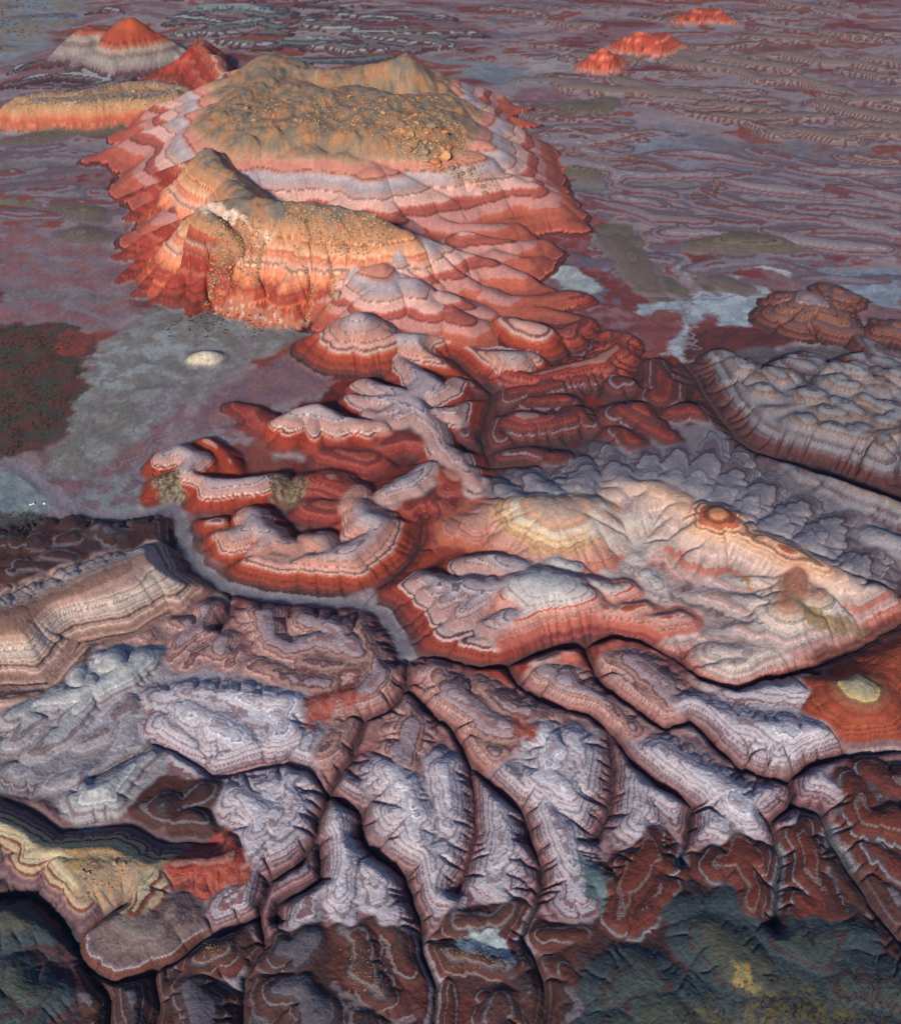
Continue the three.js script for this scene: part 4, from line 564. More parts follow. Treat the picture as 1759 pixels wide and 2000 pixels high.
soil([[1363, 480], [1392, 490], [1422, 510], [1470, 500], [1552, 505], [1562, 525], [1542, 542], [1490, 525], [1420, 520]], '#a8aeb0', '#959ba0', { amp: 2.2, scale: 7, grain: 6 });
soil([[1430, 492], [1600, 487], [1670, 478], [1665, 510], [1590, 530], [1556, 508]], '#6c3538', '#77484c', { amp: 2.2, scale: 7, grain: 6 });
soil([[1318, 518], [1400, 535], [1442, 540], [1420, 560], [1505, 560], [1492, 588], [1420, 572], [1350, 548]], '#9da6aa', '#8a9298', { amp: 2.2, scale: 7, grain: 6 });
soil([[1343, 538], [1400, 545], [1462, 572], [1380, 572]], '#5a5348', '#686054', { amp: 2.2, scale: 7, grain: 6 });
soil([[1590, 528], [1759, 524], [1759, 606], [1700, 594], [1640, 566]], '#8290a0', '#727e8c', { amp: 2.2, scale: 7, grain: 6 });
soil([[1380, 440], [1500, 440], [1620, 470], [1560, 480], [1440, 455]], '#8a8c92', '#787482', { amp: 2.2, scale: 7, grain: 6 });
soil([[190, 690], [300, 600], [420, 610], [600, 632], [640, 645], [520, 690], [440, 740], [310, 830], [180, 935], [60, 935], [130, 850]], '#716e6b', '#858888', { amp: 3, scale: 8, grain: 9, mix: 0.55 });
soil([[200, 680], [340, 640], [400, 650], [330, 720], [220, 760], [150, 800]], '#8e9698', '#7a7774', { amp: 4, scale: 6, grain: 7 });
soil([[-100, 640], [130, 628], [185, 662], [170, 740], [140, 830], [90, 885], [-100, 905]], '#57332f', '#403c37', { amp: 3, scale: 8, grain: 7, mix: 0.5 });
soil([[130, 640], [180, 660], [160, 700], [90, 690]], '#83392c', '#6d3a34', { amp: 2, scale: 5, grain: 4 });
soil([[-100, 905], [50, 930], [118, 990], [70, 1005], [-100, 1015]], '#6f7e86', '#7f8a8c', { amp: 2, scale: 6, grain: 5 });
soil([[-100, 1000], [80, 1000], [90, 1060], [40, 1100], [-100, 1080]], '#3f4a4a', '#4c4a48', { amp: 3, scale: 6, grain: 4 });
soil([[330, 870], [440, 750], [560, 695], [640, 705], [700, 740], [520, 800], [470, 850], [520, 880], [430, 840], [340, 850]], '#745a66', '#7d5c60', { amp: 2.5, scale: 7, grain: 6 });
soil([[100, 985], [180, 940], [280, 900], [290, 960], [340, 985], [230, 1010]], '#73606a', '#7d8488', { amp: 2, scale: 6, grain: 5 });
soil([[350, 1000], [400, 980], [460, 1080], [700, 1150], [700, 1175], [520, 1165], [400, 1110]], '#6a5058', '#745a60', { amp: 1.5, scale: 5, grain: 4 });
soil([[560, 900], [680, 905], [760, 985], [860, 960], [860, 1080], [810, 1100], [790, 1020], [660, 1010], [600, 960]], '#7f2a20', '#8b3424', { amp: 2.5, scale: 7, grain: 5 });
soil([[1040, 1790], [1110, 1840], [1100, 1880], [1060, 1900], [1020, 1850]], '#52666c', '#475a60', { amp: 1, scale: 3, grain: 3 });
soil([[1600, 1590], [1640, 1640], [1759, 1720], [1800, 1880], [1700, 1790], [1620, 1680]], '#4c6066', '#43565c', { amp: 1, scale: 3, grain: 3, max: 2 });
soil([[1130, 1690], [1190, 1730], [1180, 1790], [1140, 1760]], '#5a6e74', '#50646a', { amp: 1, scale: 2.5, grain: 2, all: 1 });
// on slopes
soil([[1350, 700], [1500, 680], [1790, 670], [1790, 980], [1640, 930], [1480, 880]], '#544c54', '#5f5a62', { amp: 3, scale: 8, grain: 5 });
soil([[660, 722], [760, 700], [980, 712], [1320, 692], [1400, 800], [1450, 880], [1180, 892], [960, 930], [905, 1000], [890, 1080], [800, 1160], [730, 1160], [800, 1060], [640, 985], [560, 905], [700, 892], [860, 860], [640, 880], [530, 880], [520, 840], [640, 760]], '#541b1d', '#761f18', { amp: 2, scale: 6, grain: 6 });
soil([[880, 900], [930, 925], [900, 960], [870, 1000], [860, 1080], [820, 1060], [840, 980]], '#7d281c', '#8b3020', { amp: 1.5, scale: 5, grain: 5 });
soil([[380, 980], [560, 960], [640, 1000], [800, 1060], [760, 1140], [640, 1160], [500, 1140], [420, 1100]], '#5c3a40', '#6f4a4c', { amp: 1.5, scale: 5, grain: 4 });
soil([[412, 592, 3], [470, 585, 4], [540, 612, 3], [600, 618, 3], [585, 645, 0], [500, 640, 0], [420, 612, 0]], '#cbb3a6', '#b06a50', { amp: 2, scale: 3, grain: 2, all: 1, mix: 0.32, edge: 0.6 });
soil([[388, 400, 25], [430, 402, 25], [500, 445, 22], [545, 455, 21], [530, 470, 19], [470, 440, 22], [400, 420, 24]], '#d8c4b4', '#c9a48c', { amp: 1.2, scale: 4, grain: 3, all: 1, edge: 0.6 });
soil([[440, 425, 24], [490, 450, 21], [500, 490, 16], [450, 530, 10], [430, 545, 9], [440, 490, 15]], '#9c7558', '#b4664c', { amp: 3, scale: 5, grain: 2, all: 1, mix: 0.6 });
soil([[560, 432, 26], [740, 438, 25], [700, 470, 20], [600, 470, 20]], '#a87c5c', '#b56a4c', { amp: 4, scale: 6, grain: 2.5, all: 1, mix: 0.55 });
soil([[600, 255, 31], [740, 260, 30], [870, 250, 30], [930, 370, 8], [900, 350, 12], [820, 330, 17], [700, 300, 22]], '#987658', '#a8684c', { amp: 6, scale: 6, grain: 3, all: 1, mix: 0.6 });
soil([[1200, 950, 13], [1290, 950, 15], [1330, 1000, 14], [1270, 1060, 8], [1150, 1050, 7], [1160, 990, 10]], '#beb2ac', '#b8a296', { amp: 2.5, scale: 5, grain: 3, all: 1 });
soil([[1410, 1000, 20], [1480, 1035, 19], [1540, 1075, 19], [1500, 1060, 18]], '#a07a4e', '#b06c40', { amp: 1.5, scale: 3, grain: 1.5, all: 1 });
soil([[1560, 1080, 19], [1640, 1120, 17], [1700, 1160, 12], [1690, 1200, 8], [1600, 1160, 14], [1540, 1110, 16]], '#7a6a56', '#8f7350', { amp: 2, scale: 4, grain: 1.6, all: 1 });
soil([[600, 1340, 6], [700, 1310, 6], [700, 1340, 6], [640, 1380, 6], [580, 1420, 5]], '#8c3a30', '#9a5a50', { amp: 2, scale: 3, grain: 1.5, all: 1 });
soil([[1000, 1380, 6], [1060, 1400, 6], [1040, 1430, 6], [990, 1400, 6]], '#8a3a30', '#9a6058', { amp: 1.5, scale: 2.5, grain: 1.5, all: 1 });
soil([[160, 1650, 9], [250, 1640, 10], [300, 1660, 9], [260, 1710, 8], [160, 1760, 5], [140, 1720, 6]], '#9c8064', '#857868', { amp: 2, scale: 3, grain: 1.2, all: 1 });
soil([[400, 1670, 7], [490, 1650, 7], [480, 1690, 6], [420, 1730, 4], [370, 1710, 6]], '#8a3224', '#9a5244', { amp: 1.5, scale: 3, grain: 1.5, all: 1 });
soil([[890, 1810, 5], [970, 1795, 5], [990, 1830, 5], [1020, 1870, 4], [960, 1850, 5], [900, 1840, 5]], '#9aa8b0', '#8c989e', { amp: 1, scale: 2.5, grain: 1.5, all: 1 });
soil([[1440, 1850, 7.5], [1490, 1890, 7], [1480, 1920, 6], [1440, 1890, 7]], '#9a8048', '#7d7450', { amp: 1.5, scale: 3, grain: 1, all: 1 });
soil([[1380, 1960, 5], [1600, 1920, 5], [1759, 1960, 5], [1759, 2060, 4], [1300, 2060, 4]], '#5a5038', '#3f4444', { amp: 4, scale: 6, grain: 2, all: 1 });
soil([[290, 920, 4], [340, 910, 5], [360, 950, 5], [310, 965, 4]], '#86806a', '#5f4a3c', { amp: 1, scale: 2, grain: 1, all: 1 });
soil([[520, 920, 4], [600, 925, 4], [590, 980, 3], [530, 960, 4]], '#7d7a66', '#6d4030', { amp: 1.5, scale: 2, grain: 1.2, all: 1 });
hgt.length;
const washXZ = WASH.map(([x, y]) => at(x, y, -0.2));
const TRACKS = [[[60, 932], [200, 880], [300, 790], [420, 700], [520, 660]], [[130, 900], [180, 800], [230, 740], [250, 690]], [[300, 830], [330, 760], [400, 720]], [[0, 480], [120, 520], [230, 480]], [[0, 300], [130, 290], [330, 240]], [[0, 590], [140, 570], [290, 590]], [[1100, 430], [1160, 470], [1230, 560], [1340, 590]], [[1400, 200], [1500, 240], [1660, 290], [1759, 330]], [[900, 110], [1000, 150], [1130, 170], [1300, 230]], [[1330, 690], [1340, 640], [1350, 590], [1480, 575]], [[1600, 330], [1400, 310], [1250, 300]], [[1759, 440], [1560, 430], [1400, 400]], [[60, 932], [250, 905], [310, 830], [420, 720], [560, 650]], [[60, 932], [140, 965], [250, 930], [330, 850]], [[1010, 395], [1120, 372], [1200, 345], [1330, 355], [1500, 380], [1640, 420]], [[0, 345], [150, 325], [300, 262]], [[130, 560], [140, 600], [250, 640]], [[1560, 575], [1620, 540], [1700, 490]], [[850, 60], [870, 90], [890, 110]], [[1480, 95], [1500, 120], [1560, 128], [1570, 112]]];
const trackXZ = TRACKS.map((t) => t.map(([x, y]) => at(x, y, 0)));
{
  const CAP = ['#9c7050', '#86705a', '#6a645a'].map(lin);
  const mv = ['#5f6676', '#6c3032', '#7a5a60', '#87797e', '#7d3f36', '#726a5e'].map(lin), silt = lin('#77727c'), rillc = lin('#5a4a4c');
  for (let j = 0; j < NR; j++) {
    const z = rowZ[j], far2 = 1 + Math.max(0, -z - 150) / 220;
    for (let i = 0; i < NC; i++) {
      const k = j * NC + i, x = gx(i, j), o = k * 3, h = hgt[k]; let r, g, b;
      if (pal[k] === 255) {
        // open flats: bands of different clays with their own outlines
        const ux = x / 70 + 0.9 * fbm(x / 90 + 5, z / 80, 3), uz = z / 48 + 0.9 * fbm(x / 90, z / 80 + 9, 3), st = fbm(ux + 3, uz, 5) * 4.2 + 2.9 + 0.35 * noise(x / 5, z / 6), q = clamp(Math.floor(st), 0, 5), e = sstep(0.6, 1, st - q), c = [0, 1, 2].map((n) => mv[q][n] + (mv[Math.min(5, q + 1)][n] - mv[q][n]) * e);
        const lines = 1 + 0.14 * noise(3.3, (h + 0.2 * noise(x / 8, z / 8)) * 5.5);
        r = c[0] * lines; g = c[1] * lines; b = c[2] * lines;
      } else {
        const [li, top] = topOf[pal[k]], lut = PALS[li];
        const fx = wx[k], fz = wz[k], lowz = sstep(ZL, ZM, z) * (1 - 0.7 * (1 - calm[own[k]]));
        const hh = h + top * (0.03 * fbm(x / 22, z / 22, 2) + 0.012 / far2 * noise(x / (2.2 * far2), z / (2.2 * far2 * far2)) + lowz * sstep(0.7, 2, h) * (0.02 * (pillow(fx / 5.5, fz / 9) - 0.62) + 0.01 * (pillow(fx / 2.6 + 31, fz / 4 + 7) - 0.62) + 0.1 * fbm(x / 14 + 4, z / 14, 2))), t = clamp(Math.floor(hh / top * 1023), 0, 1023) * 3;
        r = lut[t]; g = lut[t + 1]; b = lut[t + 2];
      }
      if (own[k] === OBJID.butte && h > 23) { const q = fbm(x / 7 + 2, z / 8, 4), w = sstep(23, 25, h) * 0.8; const t3 = q > 0.12 ? CAP[0] : q > -0.12 ? CAP[1] : CAP[2]; r += (t3[0] - r) * w; g += (t3[1] - g) * w; b += (t3[2] - b) * w; }
      const flat = pal[k] === 255, jig = 0.5 + 0.9 * noise(x * 0.9, z * 0.9);
      for (const s of SOIL) {
        if (s.bx0 === undefined) { s.bx0 = Math.min(...s.poly.map((q) => q[0])) - s.amp * 2; s.bx1 = Math.max(...s.poly.map((q) => q[0])) + s.amp * 2; s.bz0 = Math.min(...s.poly.map((q) => q[1])) - s.amp * 2; s.bz1 = Math.max(...s.poly.map((q) => q[1])) + s.amp * 2; }
        if (x < s.bx0 || x > s.bx1 || z < s.bz0 || z > s.bz1 || (!flat && !s.all)) continue;
        const px = x + s.amp * fbm(x / s.scale, z / s.scale, 4) * 2, pz = z + s.amp * fbm(x / s.scale + 50, z / s.scale + 20, 4) * 2;
        let cov = 0; for (let e = 0; e < 5; e++) { const t = (e - 2) * s.amp * 0.34; if (inside(s.poly, px + t * jig, pz + t * (1 - jig))) cov += 0.2; } if (cov === 0) continue;
        const m = sstep(s.mix - 0.12, s.mix + 0.12, 0.5 + 0.7 * fbm(x / s.grain + 7, z / s.grain, 4)), v = 1 + 0.16 * noise(x / (s.grain * 0.21), z / (s.grain * 0.21));
        const c0 = s.a[0] + (s.b[0] - s.a[0]) * m, c1 = s.a[1] + (s.b[1] - s.a[1]) * m, c2 = s.a[2] + (s.b[2] - s.a[2]) * m;
        r += (c0 * v - r) * cov; g += (c1 * v - g) * cov; b += (c2 * v - b) * cov;
      }
      // silt in the wash bed and along dry channels
      if (h < 1.2) {
        const wob = noise(x / 4, z / 4) * 0.8;
        if (z > -215 && z < -95) { const d = segDist(washXZ, x + wob, z); if (d < 1.7) { r = silt[0]; g = silt[1]; b = silt[2]; if (own[k] === 0 || d < 1.5) own[k] = 1; } }
        if (flat) for (const p of trackXZ) { const far = 0.8 + Math.max(0, -z - 200) / 200; if (segDist(p, x + wob * 4 * far + 5 * far * noise(x / 30, z / 30), z + wob * 4 + 5 * far * noise(x / 30 + 9, z / 30)) < far * (0.7 + 0.5 * wob)) { r = silt[0] * 1.1; g = silt[1] * 1.02; b = silt[2]; } }
      }
      const gr = 1 + 0.09 * noise(x * 1.3 / far2, z * 1.3 / (far2 * far2)) + 0.1 * fbm(x / 6 + 11, z / 6, 3);
      col[o] = clamp(r * gr, 0.008, 0.85); col[o + 1] = clamp(g * gr, 0.008, 0.85); col[o + 2] = clamp(b * gr, 0.008, 0.85);
    }
  }
}
{ // where two bed sets meet, slope wash mixes them
  const m = new Uint8Array(N), t = new Float32Array(N * 3);
  for (let j = Math.max(5, rowOf(-235)); j < NR - 5; j++) for (let i = 5; i < NC - 5; i++) { const k = j * NC + i, p = pal[k]; if (p !== pal[k - 5] || p !== pal[k + 5] || p !== pal[k - 5 * NC] || p !== pal[k + 5 * NC]) m[k] = 1; }
  for (let pass = 0; pass < 2; pass++) { t.set(col); for (let k = NC; k < N - NC; k++) if (m[k]) for (let c = 0; c < 3; c++) { const o = k * 3 + c; col[o] = (t[o] * 2 + t[o - 6] + t[o + 6] + t[o - 3 * NC] + t[o + 3 * NC]) / 6; } }
}
console.log('soils laid');

// ------------------------------------------------------------------ the land as meshes, one for each hill
const grainTex = (() => {
  const n = 512, d = new Uint8Array(n * n * 4), e = new Uint8Array(n * n * 4), val = new Float32Array(n * n);
  let s = 99; const r = () => { s = (s * 1664525 + 1013904223) >>> 0; return s / 4294967296; };
  for (const [cells, amp] of [[16, 0.3], [32, 0.3], [64, 0.3], [128, 0.25], [256, 0.2]]) {
    const g = new Float32Array(cells * cells); for (let i = 0; i < g.length; i++) g[i] = r() * 2 - 1;
    for (let y = 0; y < n; y++) for (let x = 0; x < n; x++) {
      const fx = x / n * cells, fy = y / n * cells, xi = Math.floor(fx), yi = Math.floor(fy), u = fx - xi, v = fy - yi, a = g[yi * cells + xi], b = g[yi * cells + (xi + 1) % cells], c = g[((yi + 1) % cells) * cells + xi], q = g[((yi + 1) % cells) * cells + (xi + 1) % cells];
      const su = u * u * (3 - 2 * u), sv = v * v * (3 - 2 * v);
      val[y * n + x] += amp * (a + (b - a) * su + (c - a + (a - b - c + q) * su) * sv);
    }
  }
  for (let i = 0; i < n * n; i++) { const c = clamp(228 + val[i] * 34, 0, 255), h = clamp(128 + val[i] * 110, 0, 255); d.set([c, c, c, 255], i * 4); e.set([h, h, h, 255], i * 4); }
  const mk = (q) => { const t = new THREE.DataTexture(q, n, n); t.wrapS = t.wrapT = THREE.RepeatWrapping; t.magFilter = THREE.LinearFilter; t.minFilter = THREE.LinearMipmapLinearFilter; t.generateMipmaps = true; t.needsUpdate = true; return t; };
  const a = mk(d); a.colorSpace = THREE.SRGBColorSpace; return [a, mk(e)];
})();
const clay = new THREE.MeshStandardMaterial({ vertexColors: true, map: grainTex[0], bumpMap: grainTex[1], bumpScale: 0.12, roughness: 0.82, metalness: 0 });
{
  const nrm = new Float32Array(N * 3);
  for (let j = 0; j < NR; j++) for (let i = 0; i < NC; i++) {
    const k = j * NC + i, ia = Math.max(0, i - 1), ib = Math.min(NC - 1, i + 1), ja = Math.max(0, j - 1), jb = Math.min(NR - 1, j + 1);
    const sx = (hgt[j * NC + ib] - hgt[j * NC + ia]) / (gx(ib, j) - gx(ia, j)), u = i / (NC - 1) * 2 - 1;
    const dzv = rowZ[jb] - rowZ[ja], dxv = u * (rowW[jb] - rowW[ja]), sz = (hgt[jb * NC + i] - hgt[ja * NC + i] - sx * dxv) / dzv, l = 1 / Math.hypot(sx, 1, sz);
    nrm[k * 3] = -sx * l; nrm[k * 3 + 1] = l; nrm[k * 3 + 2] = -sz * l;
  }
  // owner of each tile; stray specks go to their neighbours
  for (let pass = 0; pass < 3; pass++) for (let j = 2; j < NR - 2; j++) for (let i = 2; i < NC - 2; i++) { const k = j * NC + i, a = own[k - 2], b = own[k + 2], c = own[k - 2 * NC], d = own[k + 2 * NC]; if (own[k] !== 1) { if (a === b && a !== 1) own[k] = a; else if (c === d && c !== 1) own[k] = c; } }
  const lists = OBJ.map(() => []);
  for (let j = 0; j < NR - 1; j++) for (let i = 0; i < NC - 1; i++) { const k = j * NC + i; lists[own[k]].push(k); }
  const map = new Int32Array(N).fill(-1), used = {};
  OBJ.forEach((ob, q) => {
    const L = lists[q]; if (!L.length) { console.log('no land for', ob.label); return; }
    const idx = new Uint32Array(L.length * 6), verts = []; let n = 0, t = 0;
    const v = (k) => { if (map[k] < 0) { map[k] = n++; verts.push(k); } return map[k]; };
    for (const k of L) { const a = v(k), b = v(k + 1), c = v(k + NC), d = v(k + NC + 1); idx[t++] = a; idx[t++] = c; idx[t++] = b; idx[t++] = b; idx[t++] = c; idx[t++] = d; }
    const P = new Float32Array(n * 3), Nn = new Float32Array(n * 3), C = new Float32Array(n * 3), U = new Float32Array(n * 2);
    verts.forEach((k, m) => {
      const j = Math.floor(k / NC), i = k - j * NC, x = gx(i, j), z = rowZ[j];
      P[m * 3] = x; P[m * 3 + 1] = hgt[k]; P[m * 3 + 2] = z; U[m * 2] = x / 11; U[m * 2 + 1] = z / 11;
      for (let c = 0; c < 3; c++) { Nn[m * 3 + c] = nrm[k * 3 + c]; C[m * 3 + c] = col[k * 3 + c]; }
      map[k] = -1;
    });
    const g = new THREE.BufferGeometry();
    g.setAttribute('position', new THREE.BufferAttribute(P, 3)); g.setAttribute('normal', new THREE.BufferAttribute(Nn, 3)); g.setAttribute('color', new THREE.BufferAttribute(C, 3)); g.setAttribute('uv', new THREE.BufferAttribute(U, 2));
    g.setIndex(new THREE.BufferAttribute(idx, 1));
    const m = new THREE.Mesh(g, clay); m.castShadow = m.receiveShadow = true;
    used[ob.name] = (used[ob.name] ?? -1) + 1;
    m.name = ob.name + (used[ob.name] ? '_' + String(used[ob.name]).padStart(3, '0') : '');
    m.userData = { label: ob.label, category: ob.category, kind: 'structure' };
    scene.add(m);
  });
}
{ // the desert goes on to the horizon
  const g = new THREE.PlaneGeometry(24000, 24000, 1, 1).rotateX(-Math.PI / 2), uv = g.attributes.uv; for (let i = 0; i < uv.count; i++) uv.setXY(i, uv.getX(i) * 2000, uv.getY(i) * 2000);
  const m = new THREE.Mesh(g, new THREE.MeshStandardMaterial({ color: new THREE.Color('#7a656c'), map: grainTex[0], roughness: 0.9 }));
  m.position.set(0, -4.5, 0); m.name = 'desert_ground'; m.receiveShadow = true; m.userData = { label: 'flat mauve desert running on to the horizon beyond the badlands', category: 'ground', kind: 'structure' }; scene.add(m);
}

// ------------------------------------------------------------------ boulders
const rockGeos = [];
for (let v = 0; v < 8; v++) {
  const g = mergeVertices(new THREE.IcosahedronGeometry(0.5, 1).deleteAttribute('uv').deleteAttribute('normal')), q = g.attributes.position, ax = rr(0.75, 1.25), ay = rr(0.55, 0.9), az = rr(0.65, 1.1);
  const cuts = Array.from({ length: 6 }, () => { const n = new THREE.Vector3(rr(-1, 1), rr(-1, 1), rr(-1, 1)).normalize(); return [n, rr(0.26, 0.4)]; }), p = new THREE.Vector3();
  for (let i = 0; i < q.count; i++) { p.fromBufferAttribute(q, i); p.multiplyScalar(1 + 0.1 * noise(p.x * 4 + v * 9, p.y * 4 + p.z * 3)); for (const [n, d] of cuts) { const e = p.dot(n) - d; if (e > 0) p.addScaledVector(n, -e); } q.setXYZ(i, p.x * ax, p.y * ay, p.z * az); }
  const f = g.toNonIndexed(); f.computeVertexNormals(); rockGeos.push(f);
}
const rockMats = ['#a07850', '#8c6c50', '#b08258', '#7d6a58', '#a86c48', '#96806a'].map((c) => new THREE.MeshStandardMaterial({ color: c, roughness: 0.9 }));
const paleMat = new THREE.MeshStandardMaterial({ color: '#c9cbd0', roughness: 0.8 });
const ROCKWORD = ['tan', 'brown', 'pale tan', 'grey-brown', 'orange-brown', 'greyish tan'];
let nBoulder = 0;
function boulder(px, py, size, label, group, mat) {
  const [x, y, z] = onLand(px, py), m = new THREE.Mesh(rockGeos[Math.floor(rnd() * 8)], mat ?? rockMats[Math.floor(rnd() * 6)]);
  m.name = 'boulder' + (nBoulder ? '_' + String(nBoulder).padStart(3, '0') : ''); nBoulder++;
  m.scale.set(size * rr(0.85, 1.25), size * rr(0.75, 1), size * rr(0.85, 1.15)); m.rotation.set(rr(-0.3, 0.3), rr(0, 6.28), rr(-0.3, 0.3)); m.position.set(x, y + size * 0.12, z);
  m.castShadow = m.receiveShadow = true; m.userData = { label, category: 'boulder' }; if (group) m.userData.group = group; scene.add(m); return m;
}
function field(poly, n, s0, s1, label, group) {
  const xs = poly.map((q) => q[0]), ys = poly.map((q) => q[1]);
  for (let k = 0, t = 0; k < n && t < n * 40; t++) { const x = rr(Math.min(...xs), Math.max(...xs)), y = rr(Math.min(...ys), Math.max(...ys)); if (!inside(poly, x, y)) continue; k++; const s = s0 + (s1 - s0) * Math.pow(rnd(), 2.4), u = (s - s0) / (s1 - s0), c = Math.floor(rnd() * 6); boulder(x, y, s, (u > 0.5 ? 'large ' : u > 0.15 ? 'mid-sized ' : 'small ') + ROCKWORD[c] + ' ' + label, group, rockMats[c]); }
}
boulder(868, 312, 7.5, 'largest tan slab boulder, halfway down the rockfall on the butte');
boulder(658, 582, 3.6, 'lone round tan boulder low on the front face of the butte');
field([[765, 235], [850, 232], [900, 300], [960, 370], [950, 385], [900, 350], [830, 320], [780, 285]], 84, 1.3, 4.6, 'boulder tumbled in the rockfall on the right shoulder of the butte', 'boulders of the rockfall on the butte');
field([[555, 398], [740, 420], [775, 455], [640, 442], [560, 432]], 50, 0.9, 2.6, 'boulder among the rubble along the front crest of the butte', 'boulders along the front crest of the butte');
field([[425, 430], [515, 440], [490, 500], [430, 545], [410, 560]], 34, 0.9, 2, 'boulder on the talus at the left of the butte front', 'boulders on the front talus of the butte');
field([[470, 185], [620, 172], [860, 196], [830, 245], [640, 255], [470, 245]], 44, 0.9, 2.8, 'boulder on the flat top of the butte', 'boulders on top of the butte');
field([[40, 190], [200, 178], [350, 165], [345, 196], [100, 214]], 36, 0.9, 2.4, 'boulder on the edge of the long mesa', 'boulders on the mesa');
field([[160, 1690], [215, 1680], [255, 1690], [225, 1735], [170, 1755]], 26, 0.3, 0.9, 'boulder in the rubble on the cream-crested hill', 'boulders on the cream-crested hill');
for (const [x, y] of [[62, 986], [66, 984], [88, 985]]) boulder(x, y, 0.9, 'white stone on the dark flat beside the dry wash at the left edge', 'white stones by the wash', paleMat);

// loose stones: nobody could count them
{
  const spots = [];
  const spread = (poly, n) => { const xs = poly.map((q) => q[0]), ys = poly.map((q) => q[1]); for (let k = 0, t = 0; k < n && t < n * 30; t++) { const x = rr(Math.min(...xs), Math.max(...xs)), y = rr(Math.min(...ys), Math.max(...ys)); if (inside(poly, x, y)) { spots.push(onLand(x, y)); k++; } } };
  spread([[555, 398], [740, 420], [780, 460], [720, 500], [640, 500], [560, 440]], 900);
  spread([[740, 225], [880, 220], [980, 375], [900, 360], [740, 290]], 900);
  spread([[400, 420], [540, 440], [500, 530], [410, 600]], 600);
  spread([[440, 190], [880, 190], [850, 270], [440, 260]], 900);
  spread([[20, 190], [350, 160], [345, 215], [60, 225]], 500);
  for (const line of [[[405, 598], [420, 545], [450, 490]], [[600, 632], [612, 570], [575, 480]], [[640, 612], [655, 560], [640, 510]], [[500, 560], [512, 480]]]) for (let i = 0; i < 120; i++) { const t = rnd() * (line.length - 1), a = Math.floor(t), f = t - a; spots.push(onLand(line[a][0] + (line[a + 1][0] - line[a][0]) * f + rr(-4, 4), line[a][1] + (line[a + 1][1] - line[a][1]) * f)); }
  const near = spots.length;
  spread([[140, 1640], [300, 1640], [270, 1720], [170, 1770]], 500);
  spread([[660, 1850], [740, 1850], [760, 1940], [690, 1940]], 160); spread([[860, 1855], [980, 1850], [1000, 1890], [880, 1895]], 160); spread([[400, 1840], [440, 1845], [420, 1880], [395, 1880]], 90);
  const mesh = new THREE.InstancedMesh(rockGeos[2], new THREE.MeshStandardMaterial({ color: '#ffffff', roughness: 0.92 }), spots.length), o = new THREE.Object3D(), c = new THREE.Color();
  spots.forEach(([x, y, z], i) => { const s = i < near ? rr(0.35, 1) : rr(0.08, 0.26); o.position.set(x, y + s * 0.1, z); o.rotation.set(rr(0, 3), rr(0, 6), rr(0, 3)); o.scale.setScalar(s); o.updateMatrix(); mesh.setMatrixAt(i, o.matrix); c.set(['#9c7852', '#86694f', '#a88460', '#6d5c4e'][i & 3]); mesh.setColorAt(i, c); });
  mesh.name = 'loose_stones'; mesh.castShadow = mesh.receiveShadow = true; mesh.userData = { label: 'loose tan stones scattered over caps and talus of the hills', category: 'stones', kind: 'stuff' }; scene.add(mesh);
}
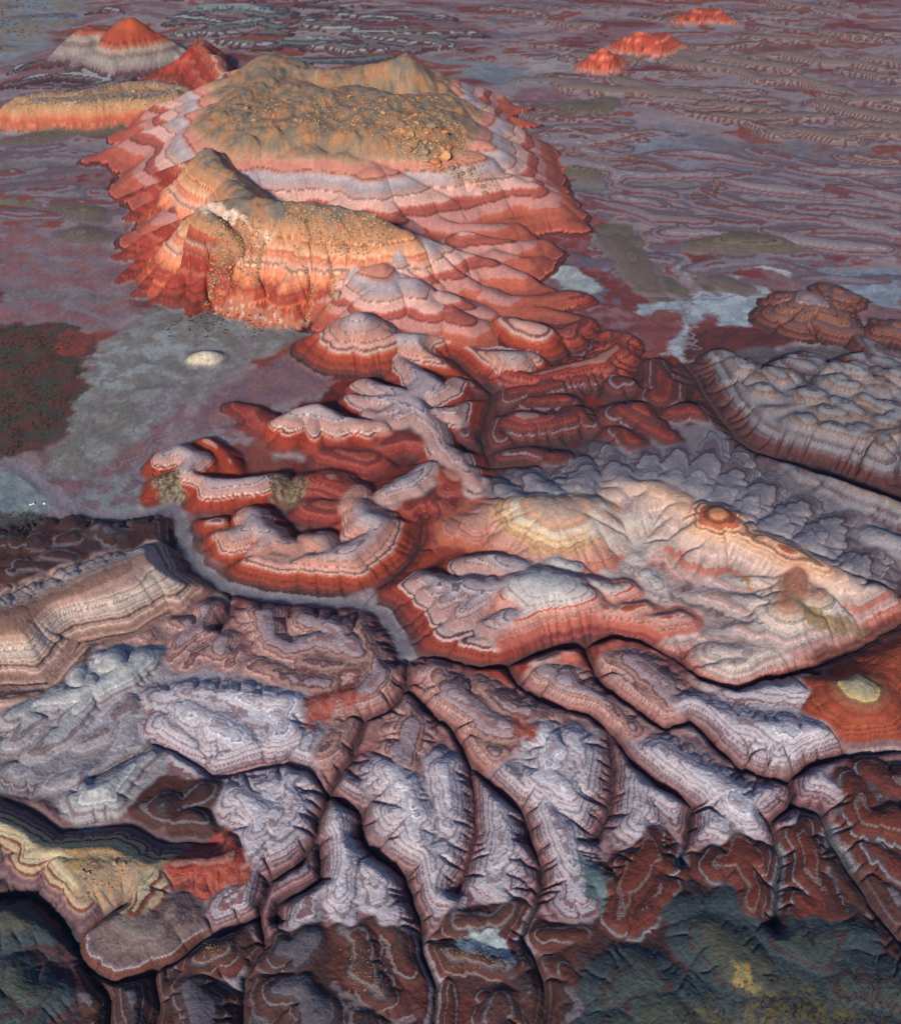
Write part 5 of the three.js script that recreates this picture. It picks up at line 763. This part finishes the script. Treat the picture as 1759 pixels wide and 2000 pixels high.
// scrub on the flats
{
  const P = [], g = new THREE.BufferGeometry(); const a = new THREE.Vector3(), b = new THREE.Vector3(), d = new THREE.Vector3();
  for (let i = 0; i < 40; i++) { const th = rr(0, 6.28), el = rr(0.05, 1.4), r = rr(0.25, 0.5); a.set(Math.cos(th) * Math.cos(el) * r, Math.sin(el) * r * 0.8, Math.sin(th) * Math.cos(el) * r); b.set(rr(-1, 1), rr(-1, 1), rr(-1, 1)).normalize().multiplyScalar(0.13); d.set(rr(-1, 1), rr(-1, 1), rr(-1, 1)).normalize().multiplyScalar(0.13); P.push(a.x + b.x, a.y + b.y, a.z + b.z, a.x - b.x, a.y - b.y, a.z - b.z, a.x + d.x, a.y + d.y, a.z + d.z); }
  g.setAttribute('position', new THREE.Float32BufferAttribute(P, 3)); g.computeVertexNormals();
  const spots = [], spread = (poly, n, s) => { const xs = poly.map((q) => q[0]), ys = poly.map((q) => q[1]); for (let k = 0, t = 0; k < n && t < n * 30; t++) { const x = rr(Math.min(...xs), Math.max(...xs)), y = rr(Math.min(...ys), Math.max(...ys)); if (inside(poly, x, y) && fbm(x / 40, y / 40, 2) > -0.1) { spots.push([...onLand(x, y), s]); k++; } } };
  spread([[0, 640], [130, 635], [160, 700], [130, 800], [60, 880], [0, 890]], 700, 0.7);
  spread([[290, 905], [345, 905], [360, 955], [300, 965]], 120, 0.5); spread([[520, 920], [600, 925], [590, 985], [530, 965]], 120, 0.5);
  spread([[300, 600], [560, 620], [500, 660], [330, 660]], 160, 0.7); spread([[0, 1000], [80, 1005], [60, 1080], [0, 1090]], 160, 0.5); spread([[1350, 1920], [1759, 1900], [1759, 2000], [1300, 2000]], 380, 0.35);
  spread([[1350, 365], [1400, 365], [1410, 390], [1350, 390]], 60, 1); spread([[1160, 0], [1340, 5], [1330, 45], [1160, 40]], 140, 1.3); spread([[0, 0], [150, 0], [120, 60], [0, 90]], 120, 1.2);
  const mesh = new THREE.InstancedMesh(g, new THREE.MeshStandardMaterial({ color: '#ffffff', roughness: 0.95, side: THREE.DoubleSide }), spots.length), o = new THREE.Object3D(), c = new THREE.Color();
  spots.forEach(([x, y, z, s], i) => { o.position.set(x, y, z); o.rotation.y = rr(0, 6); o.scale.setScalar(s * rr(0.6, 1.7)); o.updateMatrix(); mesh.setMatrixAt(i, o.matrix); c.set(['#3c3a2c', '#4a442f', '#5a4c34', '#33352c'][i & 3]); mesh.setColorAt(i, c); });
  mesh.name = 'desert_scrub'; mesh.castShadow = mesh.receiveShadow = true; mesh.userData = { label: 'low dark olive scrub dotted over the flats', category: 'scrub', kind: 'stuff' }; scene.add(mesh);
}
renderer.render(scene, camera);
